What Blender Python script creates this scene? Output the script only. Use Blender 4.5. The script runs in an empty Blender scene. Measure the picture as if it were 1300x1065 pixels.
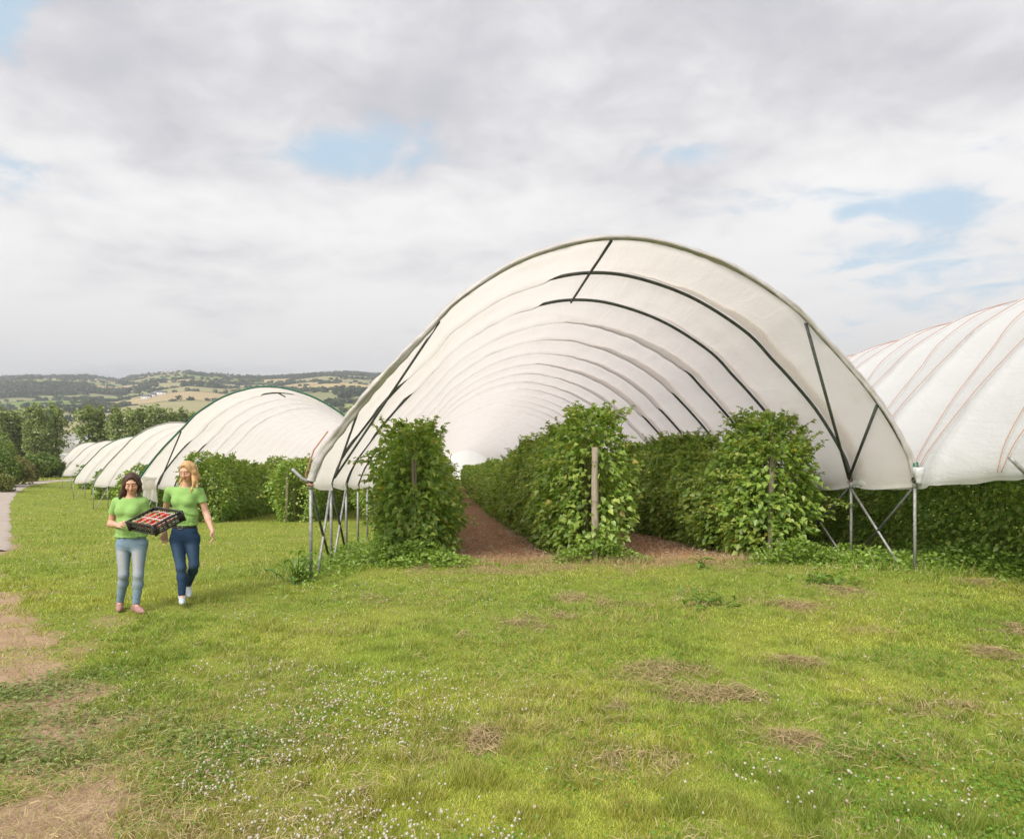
import bpy, math, numpy as np
from mathutils import Vector
R = np.random.default_rng(7)
S = bpy.context.scene
COL = S.collection
F = 867.0            # focal length of the photograph in its own pixels
EYE = 2.0            # camera height
HZ = 562.0           # horizon row
# ------------------------------------------------------------------ camera, sky, sun, exposure
cam = bpy.data.objects.new('camera', bpy.data.cameras.new('camera'))
COL.objects.link(cam); S.camera = cam
cam.location = (0, 0, EYE); cam.rotation_euler = (math.radians(90), 0, 0)
cam.data.sensor_width = 36; cam.data.lens = 36 * F / 1300
cam.data.shift_y = (HZ - 532.5) / 1300
cam.data.clip_start = 0.05; cam.data.clip_end = 20000
S.view_settings.view_transform = 'Standard'; S.view_settings.look = 'None'
S.view_settings.gamma = 1; S.view_settings.exposure = 1.20
S.cycles.max_bounces = 7; S.cycles.diffuse_bounces = 4; S.cycles.glossy_bounces = 2
S.cycles.transmission_bounces = 5; S.cycles.transparent_max_bounces = 8; S.cycles.volume_bounces = 0
S.cycles.caustics_reflective = False; S.cycles.caustics_refractive = False
SUN_EL, SUN_AZ = 44, 208     # degrees; azimuth clockwise from +Y
sun = bpy.data.objects.new('sun', bpy.data.lights.new('sun', 'SUN')); COL.objects.link(sun)
sun.data.energy = 2.2; sun.data.angle = math.radians(34); sun.data.color = (1, .95, .86)
sun.rotation_euler = (math.radians(90 - SUN_EL), 0, math.radians(180 - SUN_AZ))

class NT:
    """small node-tree helper"""
    def __init__(s, nt): s.nt = nt; nt.nodes.clear()
    def n(s, t, **kw):
        nd = s.nt.nodes.new(t)
        for k, v in kw.items(): setattr(nd, k, v)
        return nd
    def put(s, sock, v):
        if isinstance(v, bpy.types.NodeSocket): s.nt.links.new(v, sock)
        else:
            if hasattr(sock.default_value, '__len__') and len(sock.default_value) == 4 and len(v) == 3: v = (*v, 1)
            sock.default_value = v
    def m(s, op, a, b=0.0, c=None, clamp=False):
        nd = s.n('ShaderNodeMath', operation=op, use_clamp=clamp)
        s.put(nd.inputs[0], a); s.put(nd.inputs[1], b)
        if c is not None: s.put(nd.inputs[2], c)
        return nd.outputs[0]
    def mix(s, f, a, b, blend='MIX'):
        nd = s.n('ShaderNodeMix', data_type='RGBA', blend_type=blend)
        s.put(nd.inputs[0], f); s.put(nd.inputs[6], a); s.put(nd.inputs[7], b)
        return nd.outputs[2]
    def noise(s, vec, scale, detail=4, rough=.55, dist=0.0):
        nd = s.n('ShaderNodeTexNoise'); nd.inputs['Scale'].default_value = scale
        nd.inputs['Detail'].default_value = detail; nd.inputs['Roughness'].default_value = rough
        nd.inputs['Distortion'].default_value = dist
        if vec is not None: s.nt.links.new(vec, nd.inputs['Vector'])
        return nd.outputs['Fac']
    def ramp(s, v, lo, hi, a=0.0, b=1.0):
        nd = s.n('ShaderNodeMapRange', interpolation_type='SMOOTHSTEP')
        s.put(nd.inputs[0], v); nd.inputs[1].default_value = lo; nd.inputs[2].default_value = hi
        nd.inputs[3].default_value = a; nd.inputs[4].default_value = b
        return nd.outputs[0]
    def xyz(s, x, y, z):
        nd = s.n('ShaderNodeCombineXYZ'); s.put(nd.inputs[0], x); s.put(nd.inputs[1], y); s.put(nd.inputs[2], z)
        return nd.outputs[0]

def make_world():
    w = bpy.data.worlds.new('World'); S.world = w; w.use_nodes = True
    t = NT(w.node_tree)
    tc = t.n('ShaderNodeTexCoord'); sp = t.n('ShaderNodeSeparateXYZ'); t.put(sp.inputs[0], tc.outputs['Generated'])
    dx, dy, dz = sp.outputs
    sky = t.n('ShaderNodeTexSky', sky_type='NISHITA'); sky.sun_disc = False
    sky.sun_elevation = math.radians(SUN_EL); sky.sun_rotation = math.radians(SUN_AZ)
    sky.air_density = 1.0; sky.dust_density = 2.5
    bsky = t.n('ShaderNodeBackground'); bsky.inputs[1].default_value = 0.078
    # pale blue seen through thin cloud
    t.put(bsky.inputs[0], t.mix(.6, sky.outputs[0], (3.5, 5.0, 5.9)))
    zz = t.m('MAXIMUM', dz, 0.0)
    den = t.m('ADD', zz, 0.16)
    cx, cy = t.m('DIVIDE', dx, den), t.m('DIVIDE', dy, den)
    v = t.xyz(cx, cy, 3.7)
    v2 = t.xyz(t.m('MULTIPLY', cx, .8), t.m('MULTIPLY', cy, 1.25), 8.1)
    big = t.noise(v2, 0.85, 5, .52, .35)
    mid = t.noise(v, 2.1, 6, .56, .25)
    fine = t.noise(v, 5.6, 8, .62, .6)
    dens = t.m('ADD', t.m('MULTIPLY', big, .50), t.m('ADD', t.m('MULTIPLY', mid, .32), t.m('MULTIPLY', fine, .18)))
    # clouds are thicker and greyer overhead, thin and bright towards the horizon
    up = t.ramp(zz, .14, .46)
    d2 = t.m('ADD', dens, t.m('MULTIPLY', t.m('SUBTRACT', up, .5), .20))
    shade = t.ramp(d2, .41, .68)
    ccol = t.mix(shade, (.98, .965, .955), (.54, .535, .585))
    # warm veil low down
    ccol = t.mix(t.ramp(zz, .0, .10, .5, 0.0), ccol, (1.30, 1.275, 1.27))
    # ---- gaps of blue sky, each at its own bearing and height
    yy = t.m('MAXIMUM', dy, 0.02)
    u, vv = t.m('DIVIDE', dx, yy), t.m('DIVIDE', dz, yy)
    gap = None
    for (px, py, rx, ry, k) in ((440, 188, 120, 42, 1.0), (8, 28, 50, 55, 1.3), (10, 225, 60, 45, .75), (150, 262, 90, 25, .45), (545, 42, 70, 22, .4),
                                (1150, 262, 210, 34, .85), (1160, 355, 150, 70, .95), (1240, 180, 55, 22, .5), (870, 190, 60, 20, .6), (1060, 290, 90, 60, .35)):
        a = t.m('DIVIDE', t.m('SUBTRACT', u, (px - 650) / F), rx / F)
        b = t.m('DIVIDE', t.m('SUBTRACT', vv, (HZ - py) / F), ry / F)
        r2 = t.m('ADD', t.m('MULTIPLY', a, a), t.m('MULTIPLY', b, b))
        g = t.m('MULTIPLY', t.m('EXPONENT', t.m('MULTIPLY', r2, -1.1)), k)
        gap = g if gap is None else t.m('MAXIMUM', gap, g)
    front = t.m('GREATER_THAN', dy, 0.05)
    gap = t.m('MULTIPLY', gap, front)
    rag = t.m('ADD', gap, t.m('MULTIPLY', t.m('SUBTRACT', t.m('ADD', t.m('MULTIPLY', mid, .5), t.m('MULTIPLY', fine, .5)), .5), 4.6))
    hole = t.m('MULTIPLY', t.ramp(rag, .30, 1.25), t.ramp(gap, .03, .25))
    bc = t.n('ShaderNodeBackground'); bc.inputs[1].default_value = 0.485
    t.put(bc.inputs[0], ccol)
    mx = t.n('ShaderNodeMixShader'); t.put(mx.inputs[0], t.m('MULTIPLY', hole, .88))
    t.put(mx.inputs[1], bc.outputs[0]); t.put(mx.inputs[2], bsky.outputs[0])
    out = t.n('ShaderNodeOutputWorld'); t.put(out.inputs[0], mx.outputs[0])
make_world()

# ------------------------------------------------------------------ helpers
def hash2(ix, iy, seed):
    h = (ix.astype(np.int64) * 374761393 + iy.astype(np.int64) * 668265263 + seed * 974711) & 0xffffffff
    h = ((h ^ (h >> 13)) * 1274126177) & 0xffffffff
    return ((h ^ (h >> 16)) & 0xffff) / 65535.0
def vnoise(x, y, seed=0):
    x = np.asarray(x, float); y = np.asarray(y, float)
    ix, iy = np.floor(x), np.floor(y); fx, fy = x - ix, y - iy
    fx = fx * fx * (3 - 2 * fx); fy = fy * fy * (3 - 2 * fy)
    a, b = hash2(ix, iy, seed), hash2(ix + 1, iy, seed); c, d = hash2(ix, iy + 1, seed), hash2(ix + 1, iy + 1, seed)
    return (a * (1 - fx) + b * fx) * (1 - fy) + (c * (1 - fx) + d * fx) * fy
def fbm(x, y, seed=0, o=4):
    r, a, s = 0, .5, 0
    for i in range(o):
        r = r + a * vnoise(x * 2 ** i, y * 2 ** i, seed + i * 17); s += a; a *= .5
    return r / s
def sstep(a, b, x):
    t = np.clip((x - a) / (b - a), 0, 1); return t * t * (3 - 2 * t)
def lerp(a, b, t): return a + (b - a) * t
def gz(x, y):
    """height of the field: level by the camera, falling away ahead and to the left"""
    x = np.asarray(x, float); y = np.asarray(y, float)
    ax = np.maximum(0, -(x + 33)); ax = ax * ax / (ax + 6.0)
    by = np.maximum(0, y - 9.5); by = by * by / (by + 1.5)
    return -6.0 * (1 - np.exp(-.080 * by / 6.0)) + 2.0 * (1 - np.exp(-.062 * ax / 2.0))
def ground_at(px, py):
    px = np.asarray(px, float); py = np.asarray(py, float)
    z = np.zeros_like(px)
    for _ in range(14):
        Y = F * (EYE - z) / np.maximum(py - HZ, 1.0); Y = np.minimum(Y, 400); X = (px - 650) / F * Y
        z = .5 * z + .5 * gz(X, Y)
    return X, Y, gz(X, Y)
def W(px, py, Y): return np.array([(px - 650) / F * Y, Y, EYE - (py - HZ) / F * Y])

def link(name, me, mat, parent=None):
    o = bpy.data.objects.new(name, me); COL.objects.link(o)
    if mat is not None:
        for m in (mat if isinstance(mat, (list, tuple)) else [mat]): me.materials.append(m)
    if parent is not None: o.parent = parent
    return o
def raw_mesh(name, V, faces, smooth=False, col=None, uv=None):
    """faces: list of int arrays (n,k)"""
    me = bpy.data.meshes.new(name); V = np.asarray(V, np.float32)
    me.vertices.add(len(V)); me.vertices.foreach_set('co', V.ravel())
    faces = [np.asarray(f, np.int32) for f in faces if len(f)]
    idx = np.concatenate([f.ravel() for f in faces])
    tot = np.concatenate([np.full(len(f), f.shape[1], np.int32) for f in faces])
    st = np.concatenate([[0], np.cumsum(tot)[:-1]]).astype(np.int32)
    me.loops.add(len(idx)); me.loops.foreach_set('vertex_index', idx)
    me.polygons.add(len(tot)); me.polygons.foreach_set('loop_start', st)
    if smooth: me.polygons.foreach_set('use_smooth', np.ones(len(tot), bool))
    me.update(calc_edges=True)
    if col is not None:
        a = me.color_attributes.new('Col', 'FLOAT_COLOR', 'POINT')
        c = np.ones((len(V), 4), np.float32); c[:, :3] = col; a.data.foreach_set('color', c.ravel())
    me.validate()
    return me
class MB:
    def __init__(s): s.v = []; s.q = []; s.t = []; s.c = []; s.n = 0
    def add(s, V, q=None, t=None, col=None):
        V = np.asarray(V, float)
        if q is not None and len(q): s.q.append(np.asarray(q, int) + s.n)
        if t is not None and len(t): s.t.append(np.asarray(t, int) + s.n)
        s.v.append(V); s.n += len(V)
        if col is not None: s.c.append(np.broadcast_to(np.asarray(col, float), V.shape))
    def tube(s, P, r, n=8, cap=True, col=None):
        P = np.asarray(P, float); m = len(P); r = np.broadcast_to(np.asarray(r, float), (m,))
        T = np.gradient(P, axis=0); T /= np.linalg.norm(T, axis=1)[:, None] + 1e-12
        ref = np.array([0, 0, 1.0]) if abs(T[:, 2]).mean() < .8 else np.array([0, 1.0, 0])
        A = np.cross(T, ref); A /= np.linalg.norm(A, axis=1)[:, None] + 1e-9; B = np.cross(T, A)
        th = np.arange(n) / n * 2 * np.pi
        V = P[:, None] + r[:, None, None] * (np.cos(th)[None, :, None] * A[:, None] + np.sin(th)[None, :, None] * B[:, None])
        i = np.arange(m - 1)[:, None] * n; j = np.arange(n)[None]; jn = (j + 1) % n
        q = np.stack([i + j, i + jn, i + n + jn, i + n + j], -1).reshape(-1, 4)
        V = V.reshape(-1, 3); t = []
        if cap:
            V = np.vstack([V, P[0], P[-1]]); c0, c1 = m * n, m * n + 1
            for k in range(n): t += [(c0, (k + 1) % n, k), (c1, (m - 1) * n + k, (m - 1) * n + (k + 1) % n)]
        s.add(V, q, t, col)
        return s
    def box(s, c, ax, ay, az, col=None):
        c, ax, ay, az = (np.asarray(k, float) for k in (c, ax, ay, az))
        V = [c + i * ax + j * ay + k * az for i in (-1, 1) for j in (-1, 1) for k in (-1, 1)]
        s.add(V, [(0, 1, 3, 2), (4, 6, 7, 5), (0, 4, 5, 1), (2, 3, 7, 6), (0, 2, 6, 4), (1, 5, 7, 3)], None, col); return s
    def build(s, name, mat, parent=None, org=(0, 0, 0), smooth=False):
        V = np.vstack(s.v) - np.asarray(org, float); f = []
        if s.q: f.append(np.vstack(s.q))
        if s.t: f.append(np.vstack(s.t))
        return link(name, raw_mesh(name, V, f, smooth, np.vstack(s.c) if s.c else None), mat, parent)
def tag(o, label, cat, group=None):
    o['label'] = label; o['category'] = cat
    if group: o['group'] = group
    return o
def empty(name, loc, label, cat, group=None):
    o = bpy.data.objects.new(name, None); COL.objects.link(o); o.location = tuple(float(c) for c in loc); o.empty_display_size = .2
    return tag(o, label, cat, group)
def kind(o, k): o['kind'] = k; return o
def grid_faces(a, b):
    i = np.arange(a - 1)[:, None] * b; j = np.arange(b - 1)[None]
    return np.stack([i + j, i + j + 1, i + b + j + 1, i + b + j], -1).reshape(-1, 4)

# ------------------------------------------------------------------ materials
def mat_new(name):
    m = bpy.data.materials.new(name); m.use_nodes = True
    return m, NT(m.node_tree)
def mat_plain(name, c1, c2=None, rough=.6, scale=20, metal=0, bump=0, bscale=60, stretch=None, spec=.4):
    m, t = mat_new(name); p = t.n('ShaderNodeBsdfPrincipled'); o = t.n('ShaderNodeOutputMaterial')
    tc = t.n('ShaderNodeTexCoord').outputs['Object']
    if stretch:
        mp = t.n('ShaderNodeMapping'); t.put(mp.inputs[0], tc); mp.inputs[3].default_value = stretch; tc = mp.outputs[0]
    nz = t.noise(tc, scale, 6, .6)
    t.put(p.inputs['Base Color'], t.mix(t.ramp(nz, .32, .68), c1, c2 or c1))
    p.inputs['Roughness'].default_value = rough; p.inputs['Metallic'].default_value = metal
    p.inputs['Specular IOR Level'].default_value = spec
    if bump:
        b = t.n('ShaderNodeBump'); b.inputs['Strength'].default_value = bump; b.inputs['Distance'].default_value = .02
        t.put(b.inputs['Height'], t.noise(tc, bscale, 5, .6)); t.put(p.inputs['Normal'], b.outputs[0])
    t.put(o.inputs[0], p.outputs[0]); return m
def mat_leaf(name, trans=.35, gloss=.06, tint=(1, 1, 1), rough=.45):
    """leaves and blades: own colour from the mesh, light passes through"""
    m, t = mat_new(name); o = t.n('ShaderNodeOutputMaterial')
    a = t.n('ShaderNodeVertexColor', layer_name='Col').outputs[0]
    c = t.mix(1.0, a, tint, 'MULTIPLY')
    d = t.n('ShaderNodeBsdfDiffuse'); t.put(d.inputs[0], c)
    tr = t.n('ShaderNodeBsdfTranslucent'); t.put(tr.inputs[0], t.mix(1.0, c, (1.05, 1.1, .6), 'MULTIPLY'))
    g = t.n('ShaderNodeBsdfGlossy'); g.inputs['Roughness'].default_value = rough; t.put(g.inputs[0], (.8, .8, .8))
    m1 = t.n('ShaderNodeMixShader'); m1.inputs[0].default_value = trans; t.put(m1.inputs[1], d.outputs[0]); t.put(m1.inputs[2], tr.outputs[0])
    m2 = t.n('ShaderNodeMixShader'); m2.inputs[0].default_value = gloss; t.put(m2.inputs[1], m1.outputs[0]); t.put(m2.inputs[2], g.outputs[0])
    t.put(o.inputs[0], m2.outputs[0]); return m
def mat_attr(name, rough=.6, bump=0, bscale=200, spec=.3, sub=0, stretch=None, sheen=0):
    m, t = mat_new(name); p = t.n('ShaderNodeBsdfPrincipled'); o = t.n('ShaderNodeOutputMaterial')
    tc = t.n('ShaderNodeTexCoord').outputs['Object']
    if stretch:
        mp = t.n('ShaderNodeMapping'); t.put(mp.inputs[0], tc); mp.inputs[3].default_value = stretch; tc = mp.outputs[0]
    a = t.n('ShaderNodeVertexColor', layer_name='Col').outputs[0]
    nz = t.noise(tc, bscale, 3, .6)
    t.put(p.inputs['Base Color'], t.mix(t.ramp(nz, .3, .7, 0, .35), a, t.mix(1.0, a, (.72, .72, .74), 'MULTIPLY')))
    p.inputs['Roughness'].default_value = rough; p.inputs['Specular IOR Level'].default_value = spec
    if sub: p.inputs['Subsurface Weight'].default_value = sub; p.inputs['Subsurface Radius'].default_value = (.01, .004, .002)
    if sheen: p.inputs['Sheen Weight'].default_value = sheen
    if bump:
        b = t.n('ShaderNodeBump'); b.inputs['Strength'].default_value = bump; b.inputs['Distance'].default_value = .004
        t.put(b.inputs['Height'], nz); t.put(p.inputs['Normal'], b.outputs[0])
    t.put(o.inputs[0], p.outputs[0]); return m
def mat_film(name, col=(.935, .898, .888), trans=.58, stain=.3):
    m, t = mat_new(name); o = t.n('ShaderNodeOutputMaterial'); tc = t.n('ShaderNodeTexCoord').outputs['Object']
    mp = t.n('ShaderNodeMapping'); t.put(mp.inputs[0], tc); mp.inputs['Rotation'].default_value = (0, 0, math.radians(-5.3)); mp.inputs[3].default_value = (1.0, .16, 1.0)
    wr = t.noise(mp.outputs[0], 3.0, 5, .62, .6)
    fold = t.noise(tc, 9.0, 4, .6, 1.2)
    dirt = t.ramp(t.noise(tc, .9, 6, .65), .5, .8, 0, stain)
    speck = t.ramp(t.noise(tc, 26, 2, .5), .70, .76, 0, stain * .6)
    c = t.mix(t.m('MAXIMUM', dirt, speck), col, (.66, .61, .50))
    b = t.n('ShaderNodeBump'); b.inputs['Strength'].default_value = .28; b.inputs['Distance'].default_value = .10
    t.put(b.inputs['Height'], t.m('ADD', wr, t.m('MULTIPLY', fold, .22)))
    d = t.n('ShaderNodeBsdfDiffuse'); t.put(d.inputs[0], c); t.put(d.inputs['Normal'], b.outputs[0])
    tr = t.n('ShaderNodeBsdfTranslucent'); t.put(tr.inputs[0], t.mix(1.0, c, (1, .975, .965), 'MULTIPLY')); t.put(tr.inputs['Normal'], b.outputs[0])
    g = t.n('ShaderNodeBsdfGlossy'); g.inputs['Roughness'].default_value = .38; t.put(g.inputs['Normal'], b.outputs[0]); t.put(g.inputs[0], (.9, .9, .9))
    m1 = t.n('ShaderNodeMixShader'); m1.inputs[0].default_value = trans; t.put(m1.inputs[1], d.outputs[0]); t.put(m1.inputs[2], tr.outputs[0])
    m2 = t.n('ShaderNodeMixShader'); m2.inputs[0].default_value = .05; t.put(m2.inputs[1], m1.outputs[0]); t.put(m2.inputs[2], g.outputs[0])
    t.put(o.inputs[0], m2.outputs[0]); return m
M = {}
M['film'] = mat_film('polythene_film')
M['film_end'] = mat_film('brightened_end_film', (.95, .945, .94), .74, .05)  # whiter, more translucent film to brighten the added sheet at the tunnel end
M['film_out'] = mat_film('polythene_film_bright', (.76, .76, .77), .34, .12)
M['film_roll'] = mat_film('gathered_polythene', (.47, .44, .43), .12, .9)
M['steel'] = mat_plain('galvanised_steel', (.36, .36, .355), (.22, .22, .215), .5, 14, .25, .1, 80)
M['hoop'] = mat_plain('dark_hoop_steel', (.115, .125, .115), (.07, .08, .075), .5, 10, .3)
M['green_hoop'] = mat_plain('green_painted_steel', (.03, .13, .085), (.02, .09, .06), .45, 12)
M['rope'] = mat_plain('orange_rope', (.46, .25, .165), (.38, .19, .12), .8, 40)
M['wood'] = mat_plain('weathered_post', (.44, .37, .295), (.29, .235, .18), .85, 9, 0, .5, 30, (6, 6, .7))
M['leaf'] = mat_leaf('raspberry_leaf', .46, .05)
M['cane'] = mat_plain('raspberry_cane', (.16, .12, .055), (.10, .09, .04), .7, 20)
M['grass'] = mat_leaf('grass_blade', .35, .03)
M['tree'] = mat_leaf('tree_leaf', .30, .03)
M['bark'] = mat_plain('bark', (.17, .14, .105), (.10, .085, .065), .9, 5, 0, .6, 12)
M['straw'] = mat_leaf('dry_straw', .15, .02)
M['petal'] = mat_leaf('clover_petal', .2, .02)

# ------------------------------------------------------------------ tunnel axes (all the tunnels run the same way, stepped along the headland)
TD = np.array([-.092, 1.0]); TD /= np.linalg.norm(TD); SD = np.array([TD[1], -TD[0]])
C1 = np.array([1.75, 10.55]); STEP = np.array([-10.93, 15.2]); HW = 4.75; RISE = 3.78; LEG = 1.42; SP = 1.75
def ts(C, s, t): return C[0] + s * SD[0] + t * TD[0], C[1] + s * SD[1] + t * TD[1]
def to_st(C, x, y):
    dx, dy = x - C[0], y - C[1]; return dx * SD[0] + dy * SD[1], dx * TD[0] + dy * TD[1]
# track: right-hand edge, running past the tunnel fronts
TR = np.array([(1.4, 0), (-.2, 2), (-2.0, 4.2), (-2.75, 5.1), (-4.05, 6.5), (-8.0, 10.5), (-10.9, 15.2), (-35, 48), (-44, 61), (-53, 75.7), (-57, 86), (-57.5, 100), (-57, 120)])
def track_d(x, y):
    """metres to the left of the track's right edge"""
    return np.interp(y, TR[:, 1], TR[:, 0]) - x
def soil_d(x, y):
    s, t = to_st(C1, x, y)
    edge = 1.75 + .55 * (fbm(s * 1.3, s * 0 + 3, 5) - .5) * 2
    return np.minimum(t - edge, 4.15 - np.abs(s))
HAY = []   # (x, y, radius across, radius deep)
for (px, py, rx, ry) in ((842, 853, 55, 11), (885, 880, 40, 16), (735, 764, 50, 10), (660, 795, 28, 6), (612, 940, 20, 16), (640, 722, 75, 8), (880, 716, 70, 6), (760, 722, 40, 6),
                         (815, 968, 40, 7), (1090, 712, 12, 4), (1000, 770, 40, 6), (1110, 803, 20, 5), (1010, 842, 25, 6), (940, 880, 25, 12), (960, 915, 50, 8), (590, 808, 10, 4),
                         (1130, 965, 60, 12), (1290, 800, 30, 8), (1260, 830, 22, 6), (540, 718, 20, 5), (780, 895, 14, 6), (1060, 750, 30, 5), (470, 762, 14, 4), (700, 780, 20, 5),
                         (860, 770, 40, 6), (1190, 900, 45, 10), (1000, 940, 50, 9), (1250, 740, 25, 4)):
    x, y, z = ground_at(px, py); x2, y2, _ = ground_at(px, py - ry)
    HAY.append((float(x), float(y), .8 * rx / F * float(y), .75 * max(.12, float(y2 - y))))
HAY = np.array(HAY)
def hay_m(x, y):
    m = np.zeros_like(x)
    for hx, hy, rx, ry in HAY:
        m = np.maximum(m, np.exp(-(((x - hx) / rx) ** 2 + ((y - hy) / ry) ** 2)))
    return np.clip(m * 1.5 * sstep(.38, .66, fbm(x * 2.6, y * 2.6, 31)), 0, 1)
def bare_m(x, y):
    d = track_d(x, y)
    e = sstep(-.3, .5, d + 1.5 * (fbm(x * .9, y * .9, 11, 5) - .5)) * (.68 + .32 * sstep(.38, .52, fbm(x * 1.7, y * 1.7, 12, 5)))
    e = e * sstep(30, 12, y) * sstep(3.6, 2.4, d)
    sp = sstep(.62, .74, fbm(x * 1.1 + 9, y * 1.1, 14, 5)) * sstep(3.5, .5, -d) * sstep(16, 9, y) * .5
    return np.clip(np.maximum(e, sp), 0, 1)
def lush_m(x, y): return fbm(x * .55, y * .55, 41, 4)

# ---------------------------------------------------------------- ground sheet and the far hills
SKY_PX = [(-1500, 484), (-500, 478), (0, 481), (60, 479.5), (110, 479), (150, 482), (180, 479), (205, 473), (240, 470.5), (270, 473.5), (310, 478.5), (345, 480), (380, 477), (420, 475.5), (470, 477), (520, 478.5),
          (620, 484), (750, 478), (900, 482), (1100, 476), (1300, 482), (1900, 478), (3000, 482)]
def hill_z(x, y):
    px = 650 + F * x / np.maximum(y, 1)
    yy = np.maximum(y, 1.0)
    el = (HZ - np.interp(px, [p[0] for p in SKY_PX], [p[1] for p in SKY_PX])) / F
    el = el - .0075 + .006 * (fbm(px / 60, px * 0 + 2, 77, 3) - .5)
    top = el * 3000
    prof = sstep(420, 2900, yy) * .55 + .45 * np.clip((yy - 500) / 2400, 0, 1)
    prof = np.where(yy > 3000, 1 - .5 * sstep(3000, 5200, yy), prof)
    roll = 26 * (fbm(x / 520, y / 520, 91, 3) - .5) * sstep(600, 1200, yy) * sstep(3000, 2400, yy)
    return top * prof + roll
def land(x, y):
    r = np.hypot(x, y)
    base = gz(x, y)
    base = base - 3.0 * sstep(110, 300, r)
    return lerp(base, np.maximum(hill_z(x, y), -9), sstep(260, 800, y) * (y > 0))

def make_ground():
    r = np.concatenate([np.linspace(.4, 14, 110), 14 * (260 / 14) ** (np.arange(1, 100) / 99)])
    th = np.concatenate([np.linspace(-180, -62, 50, endpoint=False), np.linspace(-62, 62, 330), np.linspace(62, 180, 50)[1:]])
    th = np.radians(th)
    X = r[:, None] * np.sin(th)[None]; Y = r[:, None] * np.cos(th)[None]
    Z = land(X, Y)
    V = np.stack([X, Y, Z], -1).reshape(-1, 3)
    x, y = V[:, 0], V[:, 1]
    col = np.stack([bare_m(x, y), np.clip(hay_m(x, y), 0, 1), lush_m(x, y)], -1)
    near = (np.hypot(x, y) < 20)
    V[:, 2] += near * .02 * (fbm(x * 1.5, y * 1.5, 61, 3) - .5)
    f = grid_faces(len(r), len(th))[:, ::-1]
    m, t = mat_new('meadow_ground'); o = t.n('ShaderNodeOutputMaterial'); p = t.n('ShaderNodeBsdfPrincipled')
    vc = t.n('ShaderNodeVertexColor', layer_name='Col').outputs[0]; sp = t.n('ShaderNodeSeparateColor'); t.put(sp.inputs[0], vc)
    tc = t.n('ShaderNodeTexCoord').outputs['Object']
    n1 = t.noise(tc, .5, 6, .6); n2 = t.noise(tc, 4, 6, .65); n3 = t.noise(tc, 40, 4, .6)
    g = t.mix(t.ramp(n1, .35, .65), (.19, .26, .032), (.28, .32, .055))
    g = t.mix(t.ramp(n2, .3, .75, 0, .7), g, (.21, .22, .052))
    g = t.mix(t.ramp(n3, .4, .7, 0, .45), g, (.07, .10, .018))
    e = t.mix(t.ramp(n2, .3, .7), (.44, .31, .205), (.34, .23, .145))
    e = t.mix(t.ramp(n3, .45, .75, 0, .5), e, (.15, .10, .06))
    c = t.mix(t.ramp(t.m('ADD', sp.outputs[0], t.m('ADD', t.m('MULTIPLY', t.m('SUBTRACT', n3, .5), 1.0), t.m('MULTIPLY', t.m('SUBTRACT', n2, .5), 1.1))), .28, .72), g, e)
    c = t.mix(t.m('MULTIPLY', sp.outputs[1], .75), c, (.33, .25, .13))
    t.put(p.inputs['Base Color'], c); p.inputs['Roughness'].default_value = .95; p.inputs['Specular IOR Level'].default_value = .1
    b = t.n('ShaderNodeBump'); b.inputs['Strength'].default_value = .6; b.inputs['Distance'].default_value = .03
    t.put(b.inputs['Height'], t.m('ADD', n3, n2)); t.put(p.inputs['Normal'], b.outputs[0]); t.put(o.inputs[0], p.outputs[0])
    kind(link('ground', raw_mesh('ground', V, [f], True, col), m), 'structure')
make_ground()

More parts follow.
